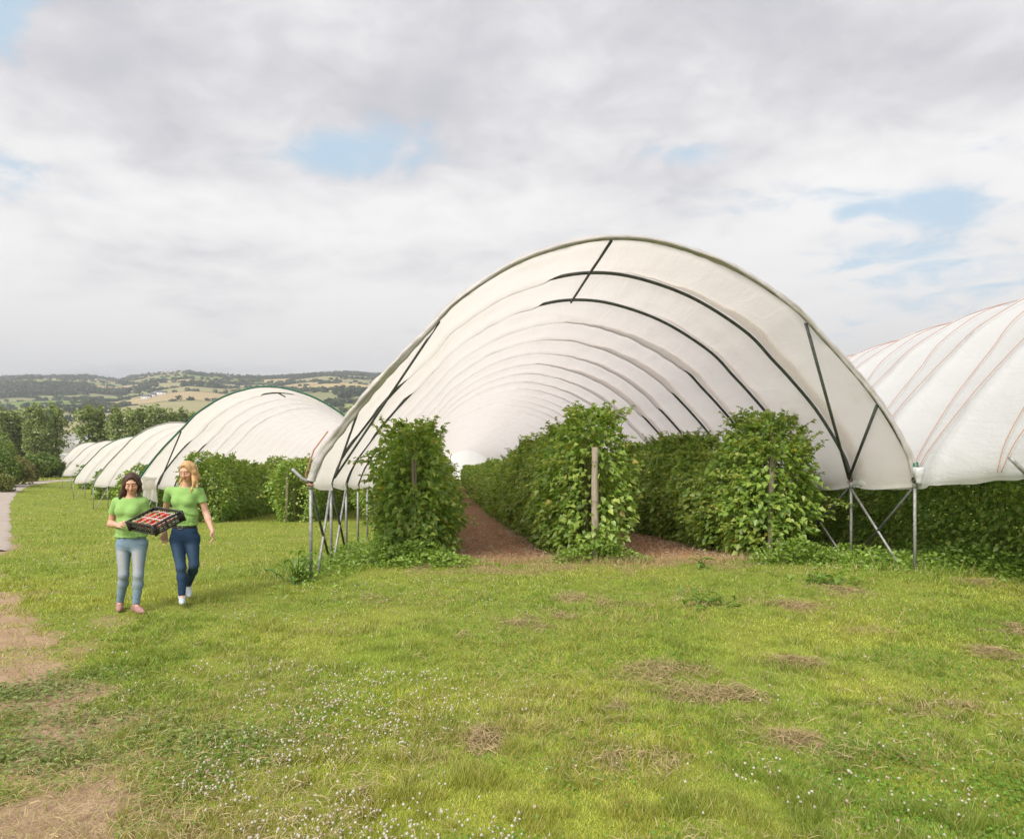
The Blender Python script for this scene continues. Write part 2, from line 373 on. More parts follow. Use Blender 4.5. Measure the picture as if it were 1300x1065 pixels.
SITES = None
def make_hills():
    rr = np.random.default_rng(5)
    xs = np.concatenate([np.linspace(-5200, -2300, 60, endpoint=False), np.linspace(-2300, 200, 420, endpoint=False), np.linspace(200, 5200, 120)])
    ys = np.concatenate([np.linspace(150, 520, 34, endpoint=False), np.linspace(520, 3050, 300, endpoint=False), np.linspace(3050, 6500, 30)])
    X, Y = np.meshgrid(xs, ys)
    # the near rim of this sheet lies just under the ground sheet
    Z = land(X, Y) - .6 * sstep(268, 235, np.hypot(X, Y))
    V = np.stack([X, Y, Z], -1).reshape(-1, 3); x, y = V[:, 0], V[:, 1]
    wx, wy = x + 60 * (fbm(x / 300, y / 300, 3) - .5), y + 80 * (fbm(x / 300, y / 300, 4) - .5)
    n = 330
    sx, sy = rr.uniform(-3200, 2500, n), 450 + 2700 * rr.random(n) ** .9
    d1 = np.full(len(x), 1e9); d2 = d1.copy(); k1 = np.zeros(len(x), int)
    for i in range(n):
        d = np.hypot((wx - sx[i]) * .72, wy - sy[i]); a = d < d1
        d2 = np.where(a, d1, np.minimum(d2, d)); k1 = np.where(a, i, k1); d1 = np.where(a, d, d1)
    pal = np.array([(.26, .30, .115), (.31, .33, .15), (.22, .27, .085), (.50, .40, .20), (.35, .32, .17), (.27, .27, .14), (.19, .27, .075), (.46, .36, .21), (.24, .29, .12), (.31, .29, .16)])
    pk = rr.integers(0, len(pal), n)
    c = pal[pk[k1]] * (.9 + .2 * fbm(x / 90, y / 30, 8)[:, None])
    hedge = (d2 - d1) < 9
    c[hedge] = (.05, .075, .03)
    wood = sstep(.54, .60, fbm(x / 420 + 4, y / 330, 19, 4) + .13 * sstep(2500, 2950, y) * (vnoise(x / 500, y * 0, 5) > .35) - .10 * sstep(1200, 800, y)) > .5
    wood &= y > 900
    c[wood] = (.045, .07, .03)
    f = grid_faces(len(ys), len(xs))
    f = f[np.hypot(x[f[:, 0]], y[f[:, 0]]) > 225]
    m, t = mat_new('far_fields'); o = t.n('ShaderNodeOutputMaterial'); p = t.n('ShaderNodeBsdfPrincipled')
    vc = t.n('ShaderNodeVertexColor', layer_name='Col').outputs[0]; tc = t.n('ShaderNodeTexCoord').outputs['Object']
    t.put(p.inputs['Base Color'], t.mix(t.ramp(t.noise(tc, .02, 6, .7), .3, .7, 0, .35), vc, t.mix(1, vc, (.7, .72, .7), 'MULTIPLY')))
    p.inputs['Roughness'].default_value = 1; p.inputs['Specular IOR Level'].default_value = 0; t.put(o.inputs[0], p.outputs[0])
    kind(link('hills', raw_mesh('hills', V, [f], True, c), m), 'structure')
    # hedgerow trees and woods on the hills: one far mass of leafy crowns
    vis = (y > 600) & (y < 3080) & (x > -2500) & (x < 900)
    hi = np.where(vis & hedge & ~wood & (y > 700))[0]; hi = rr.choice(hi, min(len(hi), 4200), False)
    wi = np.where(vis & wood)[0]; wi = rr.choice(wi, min(len(wi), 7500), False)
    ii = np.concatenate([hi, wi]); k = len(ii)
    big = np.concatenate([np.full(len(hi), 0), np.full(len(wi), 1)])
    ct = np.stack([x[ii] + rr.normal(0, 3, k), y[ii] + rr.normal(0, 3, k), V[ii, 2]], -1)
    h = np.where(big, rr.uniform(10, 18, k), rr.uniform(3.5, 10, k) * (rr.random(k) ** .5)); w = np.where(big, rr.uniform(5, 9, k), rr.uniform(4, 8, k))
    # crown: a few leaf masses each made of tilted facets
    B = 34
    u = rr.normal(size=(k, B, 3)); u /= np.linalg.norm(u, axis=2)[..., None]; rad = rr.uniform(.55, 1.05, (k, B, 1))
    cc = ct[:, None] + u * rad * np.stack([w, w, h * .5], -1)[:, None] + np.array([0, 0, 1.0]) * (h * .52)[:, None, None]
    sz = (w * .42)[:, None, None]
    e1 = rr.normal(size=(k, B, 3)); e1 /= np.linalg.norm(e1, axis=2)[..., None]
    nrm = u + .5 * rr.normal(size=u.shape); e2 = np.cross(nrm, e1); e2 /= np.linalg.norm(e2, axis=2)[..., None] + 1e-9
    e1 = np.cross(e2, nrm); e1 /= np.linalg.norm(e1, axis=2)[..., None] + 1e-9
    VV = np.stack([cc + e1 * sz, cc - .5 * e1 * sz + .87 * e2 * sz, cc - .5 * e1 * sz - .87 * e2 * sz], 2).reshape(-1, 3)
    base = np.array([(.05, .085, .028), (.065, .095, .03), (.045, .07, .03), (.08, .10, .035)])[rr.integers(0, 4, k)]
    cl = np.repeat(base, B * 3, 0)
    kind(tag(link('far_woods', raw_mesh('far_woods', VV, [np.arange(len(VV)).reshape(-1, 3)], False, cl), M['tree']),
        'dark hedgerow trees and woods spread over the far hillside fields', 'woodland'), 'stuff')
make_hills()

def make_path():
    y = np.concatenate([np.linspace(14.4, 50, 120), np.linspace(50, 118, 110)[1:]])
    xr = np.interp(y, TR[:, 1], TR[:, 0]); nseg = 14
    u = np.linspace(0, 1, nseg)
    w = 1.9 + .8 * sstep(25, 60, y)
    wob = .35 * (fbm(y * .7, y * 0, 51) - .5); wob2 = .5 * (fbm(y * .6, y * 0 + 5, 52) - .5)
    taper = sstep(14.0, 15.6, y)
    X = (xr - .15)[:, None] + wob[:, None] * (1 - u) - (w * taper)[:, None] * u + wob2[:, None] * u
    Yg = np.repeat(y[:, None], nseg, 1)
    Z = land(X, Yg) + .006 + .03 * np.sin(u * np.pi)[None] - .05 * ((u == 0) | (u == 1))[None]
    V = np.stack([X, Yg, Z], -1).reshape(-1, 3)
    m = mat_plain('grey_gravel', (.47, .40, .34), (.36, .30, .255), .95, 3.2, 0, .6, 30)
    kind(link('gravel_path', raw_mesh('gravel_path', V, [grid_faces(len(y), nseg)], True), m), 'structure')
make_path()

def make_soil():
    s = np.linspace(-4.3, 4.9, 64); t = np.concatenate([np.linspace(1.0, 8, 60), np.linspace(8, 96, 140)[1:]])
    Sg, Tg = np.meshgrid(s, t); X, Y = ts(C1, Sg, Tg)
    d = soil_d(X, Y)
    Z = gz(X, Y) + np.clip(.012 + .05 * d, -.05, .02) + .03 * (fbm(X * 2, Y * 2, 71) - .5)
    V = np.stack([X, Y, Z], -1).reshape(-1, 3)
    m, t = mat_new('red_brown_soil'); o = t.n('ShaderNodeOutputMaterial'); p = t.n('ShaderNodeBsdfPrincipled'); tc = t.n('ShaderNodeTexCoord').outputs['Object']
    n1, n2, n3 = t.noise(tc, 1.1, 6, .65), t.noise(tc, 9, 5, .65), t.noise(tc, 45, 4, .6)
    c = t.mix(t.ramp(n1, .35, .65), (.48, .255, .14), (.39, .21, .12)); c = t.mix(t.ramp(n2, .45, .7, 0, .8), c, (.60, .47, .34)); c = t.mix(t.ramp(n3, .4, .7, 0, .6), c, (.12, .07, .045))
    t.put(p.inputs['Base Color'], c); p.inputs['Roughness'].default_value = .95; p.inputs['Specular IOR Level'].default_value = .1
    b = t.n('ShaderNodeBump'); b.inputs['Strength'].default_value = .9; b.inputs['Distance'].default_value = .05; t.put(b.inputs['Height'], t.m('ADD', n2, n3)); t.put(p.inputs['Normal'], b.outputs[0])
    t.put(o.inputs[0], p.outputs[0])
    kind(link('soil', raw_mesh('soil', V, [grid_faces(*Sg.shape)], True), m), 'structure')
make_soil()

# ------------------------------------------------------------------ polytunnels
PK = np.array([(1, 0), (.966, .125), (.846, .345), (.731, .508), (.66, .60), (.555, .735), (.36, .888), (.16, .975), (0, 1)])
def _prof():
    P = np.vstack([PK, (PK * (-1, 1))[-2::-1]])          # right foot -> ridge -> left foot
    out = []
    for i in range(len(P) - 1):
        p0, p1, p2, p3 = P[max(i - 1, 0)], P[i], P[i + 1], P[min(i + 2, len(P) - 1)]
        u = np.linspace(0, 1, 12, endpoint=False)[:, None]
        out.append(.5 * (2 * p1 + (p2 - p0) * u + (2 * p0 - 5 * p1 + 4 * p2 - p3) * u ** 2 + (3 * p1 - p0 - 3 * p2 + p3) * u ** 3))
    Q = np.vstack(out + [P[-1:]]) * (HW, RISE)
    L = np.concatenate([[0], np.cumsum(np.linalg.norm(np.diff(Q, axis=0), axis=1))]); a = 1 - 2 * L / L[-1]
    T = np.gradient(Q, axis=0); N = np.stack([-T[:, 1], T[:, 0]], -1); N /= np.linalg.norm(N, axis=1)[:, None]
    N *= np.sign((N * (Q - (0, RISE * .3))).sum(1))[:, None]
    return a[::-1], Q[::-1], N[::-1]
PA, PQ, PN = _prof()
PQ = PQ.copy(); PQ[:, 0] += .10 * np.sin(np.pi * PQ[:, 1] / RISE)     # the hoops lean a little to the right
def arc(a, off=0.0):
    a = np.asarray(a, float)
    s = np.interp(a, PA, PQ[:, 0]) + off * np.interp(a, PA, PN[:, 0]); v = np.interp(a, PA, PQ[:, 1]) + off * np.interp(a, PA, PN[:, 1])
    return s, v
class Tunnel:
    def __init__(s, C, t0=0): s.C = np.asarray(C, float); s.up = None
    def lift(s, t): return 0.0 if s.up is None else .17 * sstep(s.up - .2, s.up - 1.6, np.asarray(t, float))
    def base(s, a_s, t):
        """height of the leg tops under lateral position s"""
        xl, yl = ts(s.C, -HW, t); xr, yr = ts(s.C, HW, t)
        k = np.clip((a_s / HW + 1) / 2, 0, 1)
        return lerp(gz(xl, yl), gz(xr, yr), k) + LEG + s.lift(t)
    def pt(s, a, t, off=0.0):
        a = np.asarray(a, float); t = np.broadcast_to(np.asarray(t, float), a.shape) if np.ndim(t) == 0 else t
        ss, v = arc(a, off); x, y = ts(s.C, ss, t)
        return np.stack(np.broadcast_arrays(x, y, s.base(ss, t) + v), -1)
    def foot(s, side, t, h=0.0):
        x, y = ts(s.C, side * HW, t); return np.array([x, y, float(gz(x, y)) + h + (float(s.lift(t)) if h > .5 else 0)])
def seen_mask(style, i, a):
    """where the film lies outside the hoop, so the hoop shows from inside"""
    if style == 'main':
        if i in (1, 2): return sstep(-.18, -.10, a) + sstep(-.62, -.72, a)
        if i == 3: return sstep(.44, .52, a) * sstep(.78, .70, a) + sstep(-.80, -.88, a)
        if i == 4: return sstep(.50, .56, a) * sstep(.80, .74, a)
        return sstep(.55, .6, a) * sstep(.75, .7, a) * (i < 7)
    if style == 'second':
        if i in (1, 2): return sstep(-.62, -.70, a) + (sstep(-.13, -.09, a) * sstep(.10, .06, a) if i == 1 else 0)
        return 0 * a
    if style == 'outside': return 0 * a + 1
    return 0 * a
def cover(T, style, tmax, near, name, root, mat, seed, t_from=0.0):
    fine = np.arange(t_from, t_from + near, SP / 14); rest = np.arange(t_from + near, tmax + .01, SP / 6)
    t = np.concatenate([fine, rest]); na = 97
    a = np.linspace(-1, 1, na); A, Tt = np.meshgrid(a, t)
    i = np.round((Tt - t_from) / SP).astype(int); d = np.abs(Tt - t_from - i * SP)
    ph = (Tt - t_from) / SP % 1
    sag = -.065 * np.sin(np.pi * ph) * (.6 + .4 * np.abs(A)) if style != 'outside' else -.05 * np.sin(np.pi * ph) ** 2
    sm = np.zeros_like(A)
    for k in range(0, 8):
        sm = np.where(i == k, np.clip(seen_mask(style, k, A), 0, 1), sm)
    if style == 'outside': sm[:] = 1
    g = np.exp(-(d / .14) ** 2)
    off = sag + g * lerp(np.where(i > 8, -.018, -.05), .045, sm)
    off += .034 * (fbm(A * 9 + seed, Tt * 1.6, seed, 4) - .5) + .03 * (vnoise(A * 34, Tt * .9, seed + 3) - .5)
    off *= sstep(0, .12, Tt - t_from) * .8 + .2
    P = T.pt(A, Tt, off)
    # skirt hanging a little below the foot rail, gathered up at each leg
    flaps = []
    for side, edge in ((-1, P[:, 0]), (1, P[:, -1])):
        rows = []
        drop = (.03 + .055 * np.sin(np.pi * ((t - t_from) / SP % 1)) ** .7 + .05 * fbm(t * 2.2, t * 0 + side, seed + 9))
        for q in (.5, 1.0):
            e = edge.copy(); e[:, 2] -= drop * q
            sh = -side * .05 * q * np.sin(np.pi * ((t - t_from) / SP % 1)) + .03 * (fbm(t * 3, t * 0, seed + 5) - .5)
            e[:, 0] += SD[0] * sh; e[:, 1] += SD[1] * sh; rows.append(e)
        flaps.append(rows)
    P = np.concatenate([np.stack(flaps[0][::-1], 1), P, np.stack(flaps[1], 1)], 1)
    org = np.array(root.location)
    return link(name, raw_mesh(name, P.reshape(-1, 3) - org, [grid_faces(len(t), na + 4)], True), mat, root)
def overlaps(T, n, root, mat, style, a0, a1, seed):
    """doubled strips of film where one sheet laps the next"""
    for i in range(1, n):
        w = .50 + .12 * math.sin(i * 2.3)
        a = np.linspace(a0, a1, 80); t = np.linspace(-w, -.07, 7) + i * SP
        A, Tt = np.meshgrid(a, t); Tt = i * SP - .07 + (Tt - i * SP + .07) * (.12 + .88 * sstep(a0, .45, A)); ph = (Tt / SP) % 1
        off = -.065 * np.sin(np.pi * ph) * (.6 + .4 * np.abs(A)) + .06 + .02 * (fbm(A * 20, Tt * 3, seed + i) - .5)
        P = T.pt(A, Tt, off)
        link('overlap_strip', raw_mesh('overlap_strip', P.reshape(-1, 3) - np.array(root.location), [grid_faces(7, 80)], True), mat, root)
def hoop(T, t, root, mat, r=.031, a0=-1, a1=1):
    a = np.linspace(a0, a1, 90)
    return MB().tube(T.pt(a, t), r, 8).build('hoop', mat, root, root.location, True)
def rod(name, P, r, mat, root, n=8): return MB().tube(P, r, n).build(name, mat, root, root.location, True)
def roll(T, root, mat, r0, seed, t=-.02, name='rolled_edge'):
    a = np.linspace(-.995, .985, 260); n = 22
    P = T.pt(a, t, .004); Tn = np.gradient(P, axis=0); Tn /= np.linalg.norm(Tn, axis=1)[:, None]
    Nr = T.pt(a, t, 1.0) - T.pt(a, t, 0.0); B = np.cross(Tn, Nr)
    th = np.arange(n) / n * 2 * np.pi; A, TH = np.meshgrid(a, th, indexing='ij')
    rad = r0 * (.85 + .35 * fbm(A * 6, A * 0 + 1, seed, 3)) * (1 + .30 * np.cos(3 * TH + 14 * fbm(A * 3, A * 0, seed + 1)) * vnoise(A * 9, A * 0, seed + 4) + .28 * (fbm(A * 26, TH * 1.4, seed + 2) - .5))
    rad *= 1 + .40 * sstep(-.25, -.75, A)
    rad *= .85 + .15 * np.cos((A * 11 % 1) * 2 * np.pi) ** 2
    V = P[:, None] + rad[..., None] * (np.cos(TH)[..., None] * Nr[:, None] * 1.12 + np.sin(TH)[..., None] * B[:, None] * 1.25)
    i = np.arange(len(a) - 1)[:, None] * n; j = np.arange(n)[None]; jn = (j + 1) % n
    q = np.stack([i + j, i + jn, i + n + jn, i + n + j], -1).reshape(-1, 4)
    return link(name, raw_mesh(name, V.reshape(-1, 3) - np.array(root.location), [q], True), mat, root)
def leg(T, side, t, root, arm=0, lean=0.0, extra=.04):
    b = T.foot(side, t, -.15); top = T.foot(side, t, LEG + extra); b[0] += lean
    o = rod('leg', [b, top], .026, M['steel'], root)
    if t < 9: MB().tube([top - (0, 0, .13), top - (0, 0, .015)], .036, 8).build('clamp', M['steel'], o, root.location)
    if arm:
        p = T.foot(side, t, LEG); q = p + np.array([SD[0] * arm * .27, SD[1] * arm * .27, .21]); mid = (p + q) / 2 + np.array([0, 0, -.035])
        q = np.array(q)
        MB().tube([p, p + (mid - p) * .6, mid, q], .026, 8).build('branch_arm', M['steel'], root, root.location, True)
    return o
def make_tunnel(k, style, length, near, label, nleg_l, nleg_r, hoops, film, front_mat, group='polytunnels along the headland', t_from=0.0):
    T = Tunnel(C1 + k * STEP + (np.array([-9.0, 14.0]) if k == 5 else 0)); T.up = float(np.dot(C1 - T.C, TD)) if k == -1 else None; x, y = ts(T.C, 0, t_from)
    root = empty('polytunnel', (x, y, gz(x, y)), label, 'polytunnel', group)
    cover(T, style, length, near, 'plastic_cover', root, film, 10 + 7 * k, t_from)
    hoop(T, t_from, root, front_mat, .036)
    for i in hoops: hoop(T, t_from + i * SP, root, M['hoop'])
    for i in range(nleg_l): leg(T, -1, t_from + i * SP, root)
    for i in range(nleg_r): leg(T, 1, t_from + i * SP, root)
    return T, root

# --- the big tunnel in the middle
T1, r1 = make_tunnel(0, 'main', 96, 22, 'largest white polytunnel, open front in the centre, raspberry rows inside', 0, 0, range(1, 9), M['film'], M['hoop'])
overlaps(T1, 14, r1, M['film'], 'main', -.02, .97, 5)
roll(T1, r1, M['film_roll'], .039, 3)
for i in range(18): leg(T1, -1, i * SP, r1, arm=-1 if i == 0 else 0)
for i in range(9): leg(T1, 1, i * SP, r1)
rod('ridge_purlin', [T1.pt(np.array(-.035), t, -.05) for t in (0, SP, 2 * SP)], .024, M['hoop'], r1)
def fp(a, t, off=-.03): return T1.pt(np.array(a), t, off)
rod('brace', [fp(.985, SP), fp(.50, .05)], .027, M['hoop'], r1)
rod('brace', [fp(.985, SP), fp(.775, .03)], .027, M['hoop'], r1)
rod('brace', [fp(-.985, SP), fp(-.52, .05)], .019, M['hoop'], r1)
rod('brace', [fp(-.985, SP), fp(-.80, .03)], .019, M['hoop'], r1)
def xbrace(T, side, ta, tb, root, mat, ha=1.32, r=.022):
    rod('leg_brace', [T.foot(side, ta, ha), T.foot(side, tb, .02)], r, mat, root)
xbrace(T1, -1, .05, SP - .05, r1, M['hoop']); xbrace(T1, -1, SP - .05, .55, r1, M['steel'])
xbrace(T1, -1, SP + .1, 2 * SP, r1, M['hoop']); xbrace(T1, -1, 2 * SP - .05, SP + .25, r1, M['steel'])
xbrace(T1, 1, .05, SP - .1, r1, M['hoop']); xbrace(T1, 1, SP + .0, .35, r1, M['steel'])
xbrace(T1, 1, SP + .1, 2 * SP + .3, r1, M['hoop']); xbrace(T1, 1, 2 * SP + .2, SP + .25, r1, M['steel'])
# webbing, tie ropes and the knotted end of the sheet at the front feet
rod('tie_rope', [T1.foot(-1, -.03, LEG + .0), fp(-.985, -.06, .10), fp(-.93, -.06, .13), fp(-.88, -.04, .12)], .012, M['rope'], r1, 6)
rod('tie_rope', [T1.foot(-1, .0, LEG - .02) + (-.05, -.04, 0), T1.foot(-1, .0, LEG - .03) + (.06, -.05, 0)], .014, M['rope'], r1, 6)
def bundle():
    c = T1.pt(np.array(.965), -.12, .02); th = np.linspace(0, 2 * np.pi, 17)[:-1]; z = np.linspace(0, 1, 9)
    V = []
    for q in z:
        rr_ = .075 * (1 + .25 * math.sin(q * 5)) * (1 - .25 * q)
        for a in th: V.append(c + np.array([rr_ * math.cos(a) * (1 + .18 * math.sin(5 * a + q * 3)), .8 * rr_ * math.sin(a), -.26 * q + .02]))
    i = np.arange(8)[:, None] * 16; j = np.arange(16)[None]; jn = (j + 1) % 16
    q = np.stack([i + j, i + jn, i + 16 + jn, i + 16 + j], -1).reshape(-1, 4)
    V += [V[0] * 0 + c, c + (0, 0, -.25)]
    t3 = [(128 + 16, (k + 1) % 16, k) for k in range(16)] + [(145, 128 + k, 128 + (k + 1) % 16) for k in range(16)]
    mb = MB(); mb.add(np.array(V), q, t3); mb.build('tied_sheet', M['film_out'], r1, r1.location, True)
bundle()
rod('green_webbing', [T1.foot(1, -.02, LEG + .0), T1.pt(np.array(.985), -.04, .02), T1.pt(np.array(.95), -.04, .03)], .05, M['green_hoop'], r1, 8)
def added_end_sheet():  # added sheet, sloped outward to catch sun so the far end shows white
    a = np.linspace(-1, 1, 41); q = np.linspace(0, 1, 12); t = 96 + .05; e = T1.pt(a, t)
    g = e.copy(); g[:, 2] = gz(e[:, 0], e[:, 1]) + .05
    g[:, 0] += TD[0] * 17; g[:, 1] += TD[1] * 17; g[:, 2] = gz(g[:, 0], g[:, 1]) + .05; P = g[None] + (e - g)[None] * q[:, None, None]; P[..., 1] += .25 * np.sin(np.pi * q)[:, None] * (1 + .3 * np.sin(a * 30))[None]
    link('added_end_sheet', raw_mesh('added_end_sheet', P.reshape(-1, 3) - np.array(r1.location), [grid_faces(12, 41)], True), M['film_end'], r1)
added_end_sheet()
# --- the tunnel on the right, reaching past the camera, tied down with orange ropes
T0, r0 = make_tunnel(-1, 'outside', 74, 30, 'bright white polytunnel on the right, seen from outside, with orange ropes over it', 0, 0, range(1, 14), M['film_out'], M['hoop'])
off0 = float(np.dot(C1 - T0.C, TD))     # where the middle tunnel's front falls along this one
n0 = int(off0 // SP); ph0 = off0 - n0 * SP
tl = [off0 + j * SP - .42 for j in range(-7, 0)]
for j, tt in enumerate(tl): leg(T0, -1, tt, r0, arm=1 if j % 1 == 0 else 0)
MB().tube([T0.foot(-1, off0 - SP - .42, LEG - .02), T0.foot(-1, off0 - SP - .42, LEG + .22) + np.array([-.26 * SD[0], -.26 * SD[1], 0])], .026, 8).build('branch_arm', M['steel'], r0, r0.location, True)
for j in range(-7, 22):
    tt = off0 + j * SP
    for dirn in (-1, 1):
        a = np.linspace(-1, 1, 120); t = tt + dirn * SP * np.linspace(.02, 1.0, 120)
        d = np.abs(t - np.round(t / SP) * SP)
        ph = t / SP % 1
        offs = .05 - .05 * np.sin(np.pi * ph) ** 2 + .045 * np.exp(-(d / .14) ** 2) + .012
        MB().tube(T0.pt(a, t, offs), .0065, 5).build('rope', M['rope'], r0, r0.location, True)
# --- tunnels stepping away on the left
T2, r2 = make_tunnel(1, 'second', 60, 24, 'white polytunnel with dark green front hoop, just behind the two women', 9, 0, range(1, 5), M['film'], M['green_hoop'])
rod('ridge_purlin', [T2.pt(np.array(.0), t, -.05) for t in (.9 * SP, 1.5 * SP)], .026, M['hoop'], r2)
rod('brace', [T2.pt(np.array(-.985), SP, -.04), T2.pt(np.array(-.60), .05, -.04)], .027, M['hoop'], r2)
for ta, tb, mt in ((.05, SP, M['hoop']), (SP, .3, M['steel']), (2 * SP, SP + .2, M['steel'])): xbrace(T2, -1, ta, tb, r2, mt)
rod('branch_arm', [T2.foot(-1, SP, LEG), T2.foot(-1, SP, LEG + .28) + np.array([-.22, 0, 0])], .026, M['steel'], r2)
def skirt(T, root, t0=.1, t1=1.3):
    a = np.linspace(-1, -.80, 14); q = np.linspace(0, 1, 9)
    t = np.linspace(t0, t1, 12)
    top = T.pt(np.full(12, -.93), t, .03); P = []
    for k in q:
        e = top.copy(); e[:, 2] -= k * (.95 + .1 * np.sin(t * 6)); e[:, 0] += .10 * np.sin(t * 9 + k * 2) * k; P.append(e)
    link('hanging_sheet', raw_mesh('hanging_sheet', np.array(P).reshape(-1, 3) - np.array(root.location), [grid_faces(9, 12)], True), M['film'], root)
skirt(T2, r2)
names = {2: 'white polytunnel on the left, second one behind the dark haired woman', 3: 'white polytunnel with grey hoops, third of the row stepping away on the left',
         4: 'white polytunnel far down the headland, fourth of the left row', 5: 'small white polytunnel at the far left end of the row, beside the path'}
TS = {0: T1, 1: T2, -1: T0}
for k in range(2, 6):
    TS[k], rk = make_tunnel(k, 'plain', 44 if k < 5 else 34, 14, names[k], 10, 0, range(1, 9), M['film'], M['green_hoop'] if k in (3,) else M['steel'])
    for ta, tb in ((SP, .3), (3 * SP, 2 * SP)): xbrace(TS[k], -1, ta, tb, rk, M['steel'])

# ------------------------------------------------------------------ leaves
def leaf_mesh(c, d, n, L, Wd, col, fold=.28):
    """folded pointed leaves: c base, d direction, n face normal, L length, Wd width -> V,faces,colours"""
    d = d / (np.linalg.norm(d, axis=1)[:, None] + 1e-9); s = np.cross(d, n); s /= np.linalg.norm(s, axis=1)[:, None] + 1e-9; n = np.cross(s, d)
    L = L[:, None]; Wd = Wd[:, None]
    tip = c + d * L - n * L * .12; m = c + d * L * .42
    l = m + s * Wd * .5 + n * Wd * fold; r = m - s * Wd * .5 + n * Wd * fold
    V = np.stack([c, l, tip, r], 1).reshape(-1, 3); k = np.arange(len(c))[:, None] * 4
    Fc = np.concatenate([k + [0, 2, 1], k + [0, 3, 2]], 0)
    return V, Fc, np.repeat(col, 4, 0)
LEAFC = np.array([(.225, .355, .062), (.27, .41, .072), (.325, .46, .087), (.385, .51, .105), (.255, .385, .09), (.45, .53, .12)])
def leaf_cols(n, rr, yel=.02, bright=0.0):
    k = np.clip((rr.random(n) ** 1.15 * 6 + bright * rr.random(n)).astype(int), 0, 5)
    c = LEAFC[k] * rr.uniform(.8, 1.2, (n, 1))
    y = rr.random(n) < yel; c[y] = np.array([(.42, .34, .03)]) * rr.uniform(.7, 1.1, (y.sum(), 1))
    return c
def hedge(T, s0, t0, t1, label, seed, H=2.3, Wd=.66, near=7.0, dens=2050, far=420, lsz=.116, yel=.012, group='raspberry rows under the tunnels', shoots=46, tufts=()):
    rr = np.random.default_rng(seed); C = T.C
    x, y = ts(C, s0, t0); root = empty('raspberry_row', (x, y, gz(x, y)), label, 'raspberry hedge', group)
    org = np.array(root.location)
    near = min(near, t1 - t0)
    nn = int(dens * near); 
    tn = t0 + near * rr.random(nn)
    bands = [(tn, np.full(nn, 1.0))]
    a, dn = t0 + near, dens * .55
    sc = 1.25
    while a < t1 - .1:
        b = min(t1, a + 8); n = int(max(far, dn) * (b - a)); bands.append((a + (b - a) * rr.random(n), np.full(n, sc))); a = b; dn *= .62; sc = min(2.6, sc * 1.22)
    t = np.concatenate([b[0] for b in bands]); k = np.concatenate([b[1] for b in bands]); n = len(t)
    side = rr.choice([-1, 1], n)
    Ht = H * (1 + .30 * (fbm(t * .8, t * 0 + seed, seed, 3) - .5) * 2)
    u = 1 - rr.random(n) ** 1.25 * .98
    def halfw(t, u, side):
        w = Wd * (.80 + .30 * np.sin(np.pi * np.clip(u * 1.05, 0, 1)))
        w *= np.sqrt(np.clip(1 - np.clip((u - .74) / .30, 0, 1) ** 2, 0, 1)) * .92 + .08
        return w * (1 - .16 * sstep(t0 + 2, t0 + 7, t)) * (1 + .62 * (fbm(t * 1.7 + side * 9, u * 3.2, seed + 2, 3) - .5) * 2)
    w = halfw(t, u, side)
    endd = np.minimum(t - t0, t1 - t)
    w = w * (.72 + .28 * sstep(0, .5, endd))
    q = rr.random(n) ** lerp(.42, 1.0, sstep(.62, .9, u))
    s = s0 + side * w * q; z = Ht * u + .05 * rr.normal(size=n)
    tt = t + .07 * rr.normal(size=n) - .22 * sstep(.5, 0, t - t0) * fbm(s * 4, z * 3, seed + 5) * 2 * rr.random(n)
    xx, yy = ts(C, s, tt); P = np.stack([xx, yy, gz(xx, yy) + np.maximum(z, .03)], -1)
    front = sstep(.45, .0, t - t0) * 1.2
    out = SD[None].repeat(n, 0) * (side * (.4 + q))[:, None] - TD[None] * front[:, None]
    out = np.concatenate([out, (.9 * sstep(.7, 1.05, u) - .25)[:, None]], 1) + .55 * rr.normal(size=(n, 3))
    up = np.stack([out[:, 0] * .5, out[:, 1] * .5 - .15, np.full(n, .9)], -1) + .45 * rr.normal(size=(n, 3))
    d = out + np.array([0, 0, -.25])
    L = lsz * k * rr.uniform(.7, 1.35, n); V, Fc, Cc = leaf_mesh(P, d, up, L, L * .78, leaf_cols(n, rr, yel, .6))
    mb = MB(); mb.add(V, None, Fc, Cc)
    # young shoots arching out of the top and the sides, set with pinnate leaves
    cn = MB(); ln = min(t1 - t0, near + 12)
    for i in range(int(shoots * ln / 10 * 3.4)):
        ti = t0 - .05 + ln * rr.random() ** 1.35; top = rr.random() < .55
        sd = rr.choice([-1, 1]); ui = 1.0 if top else rr.uniform(.35, .92)
        hi = H * (1 + .30 * (float(fbm(np.array(ti * .8), np.array(float(seed)), seed, 3)) - .5) * 2)
        wi = float(halfw(np.array(ti), np.array(min(ui, .9)), sd))
        si = s0 + (sd * wi * rr.random() * .9 if top else sd * wi * .85); zi = hi * ui - .18
        bx, by = ts(C, si, ti); b0 = np.array([bx, by, float(gz(bx, by)) + zi])
        fr = -1.0 if ti - t0 < .5 and rr.random() < .5 else rr.normal() * .35
        dr = np.array([SD[0] * sd * (.35 if top else .9) + TD[0] * fr, SD[1] * sd * (.35 if top else .9) + TD[1] * fr, 1.0 if top else .35]); dr /= np.linalg.norm(dr)
        ls = rr.uniform(.22, .56) if top else rr.uniform(.18, .50)
        if top and rr.random() < .10: ls *= 1.45
        v = np.linspace(0, 1, 6)[:, None]; path = b0 + dr * ls * v + np.array([0, 0, -.16 * ls]) * v ** 2 * (1 if top else 2) + np.array([dr[0], dr[1], 0]) * .25 * ls * v ** 2
        cn.tube(path, np.linspace(.006, .003, 6), 4, False)
        m = int(9 + ls * 22); w_ = rr.uniform(.15, 1, m); base = np.stack([np.interp(w_, v[:, 0], path[:, c]) for c in range(3)], -1)
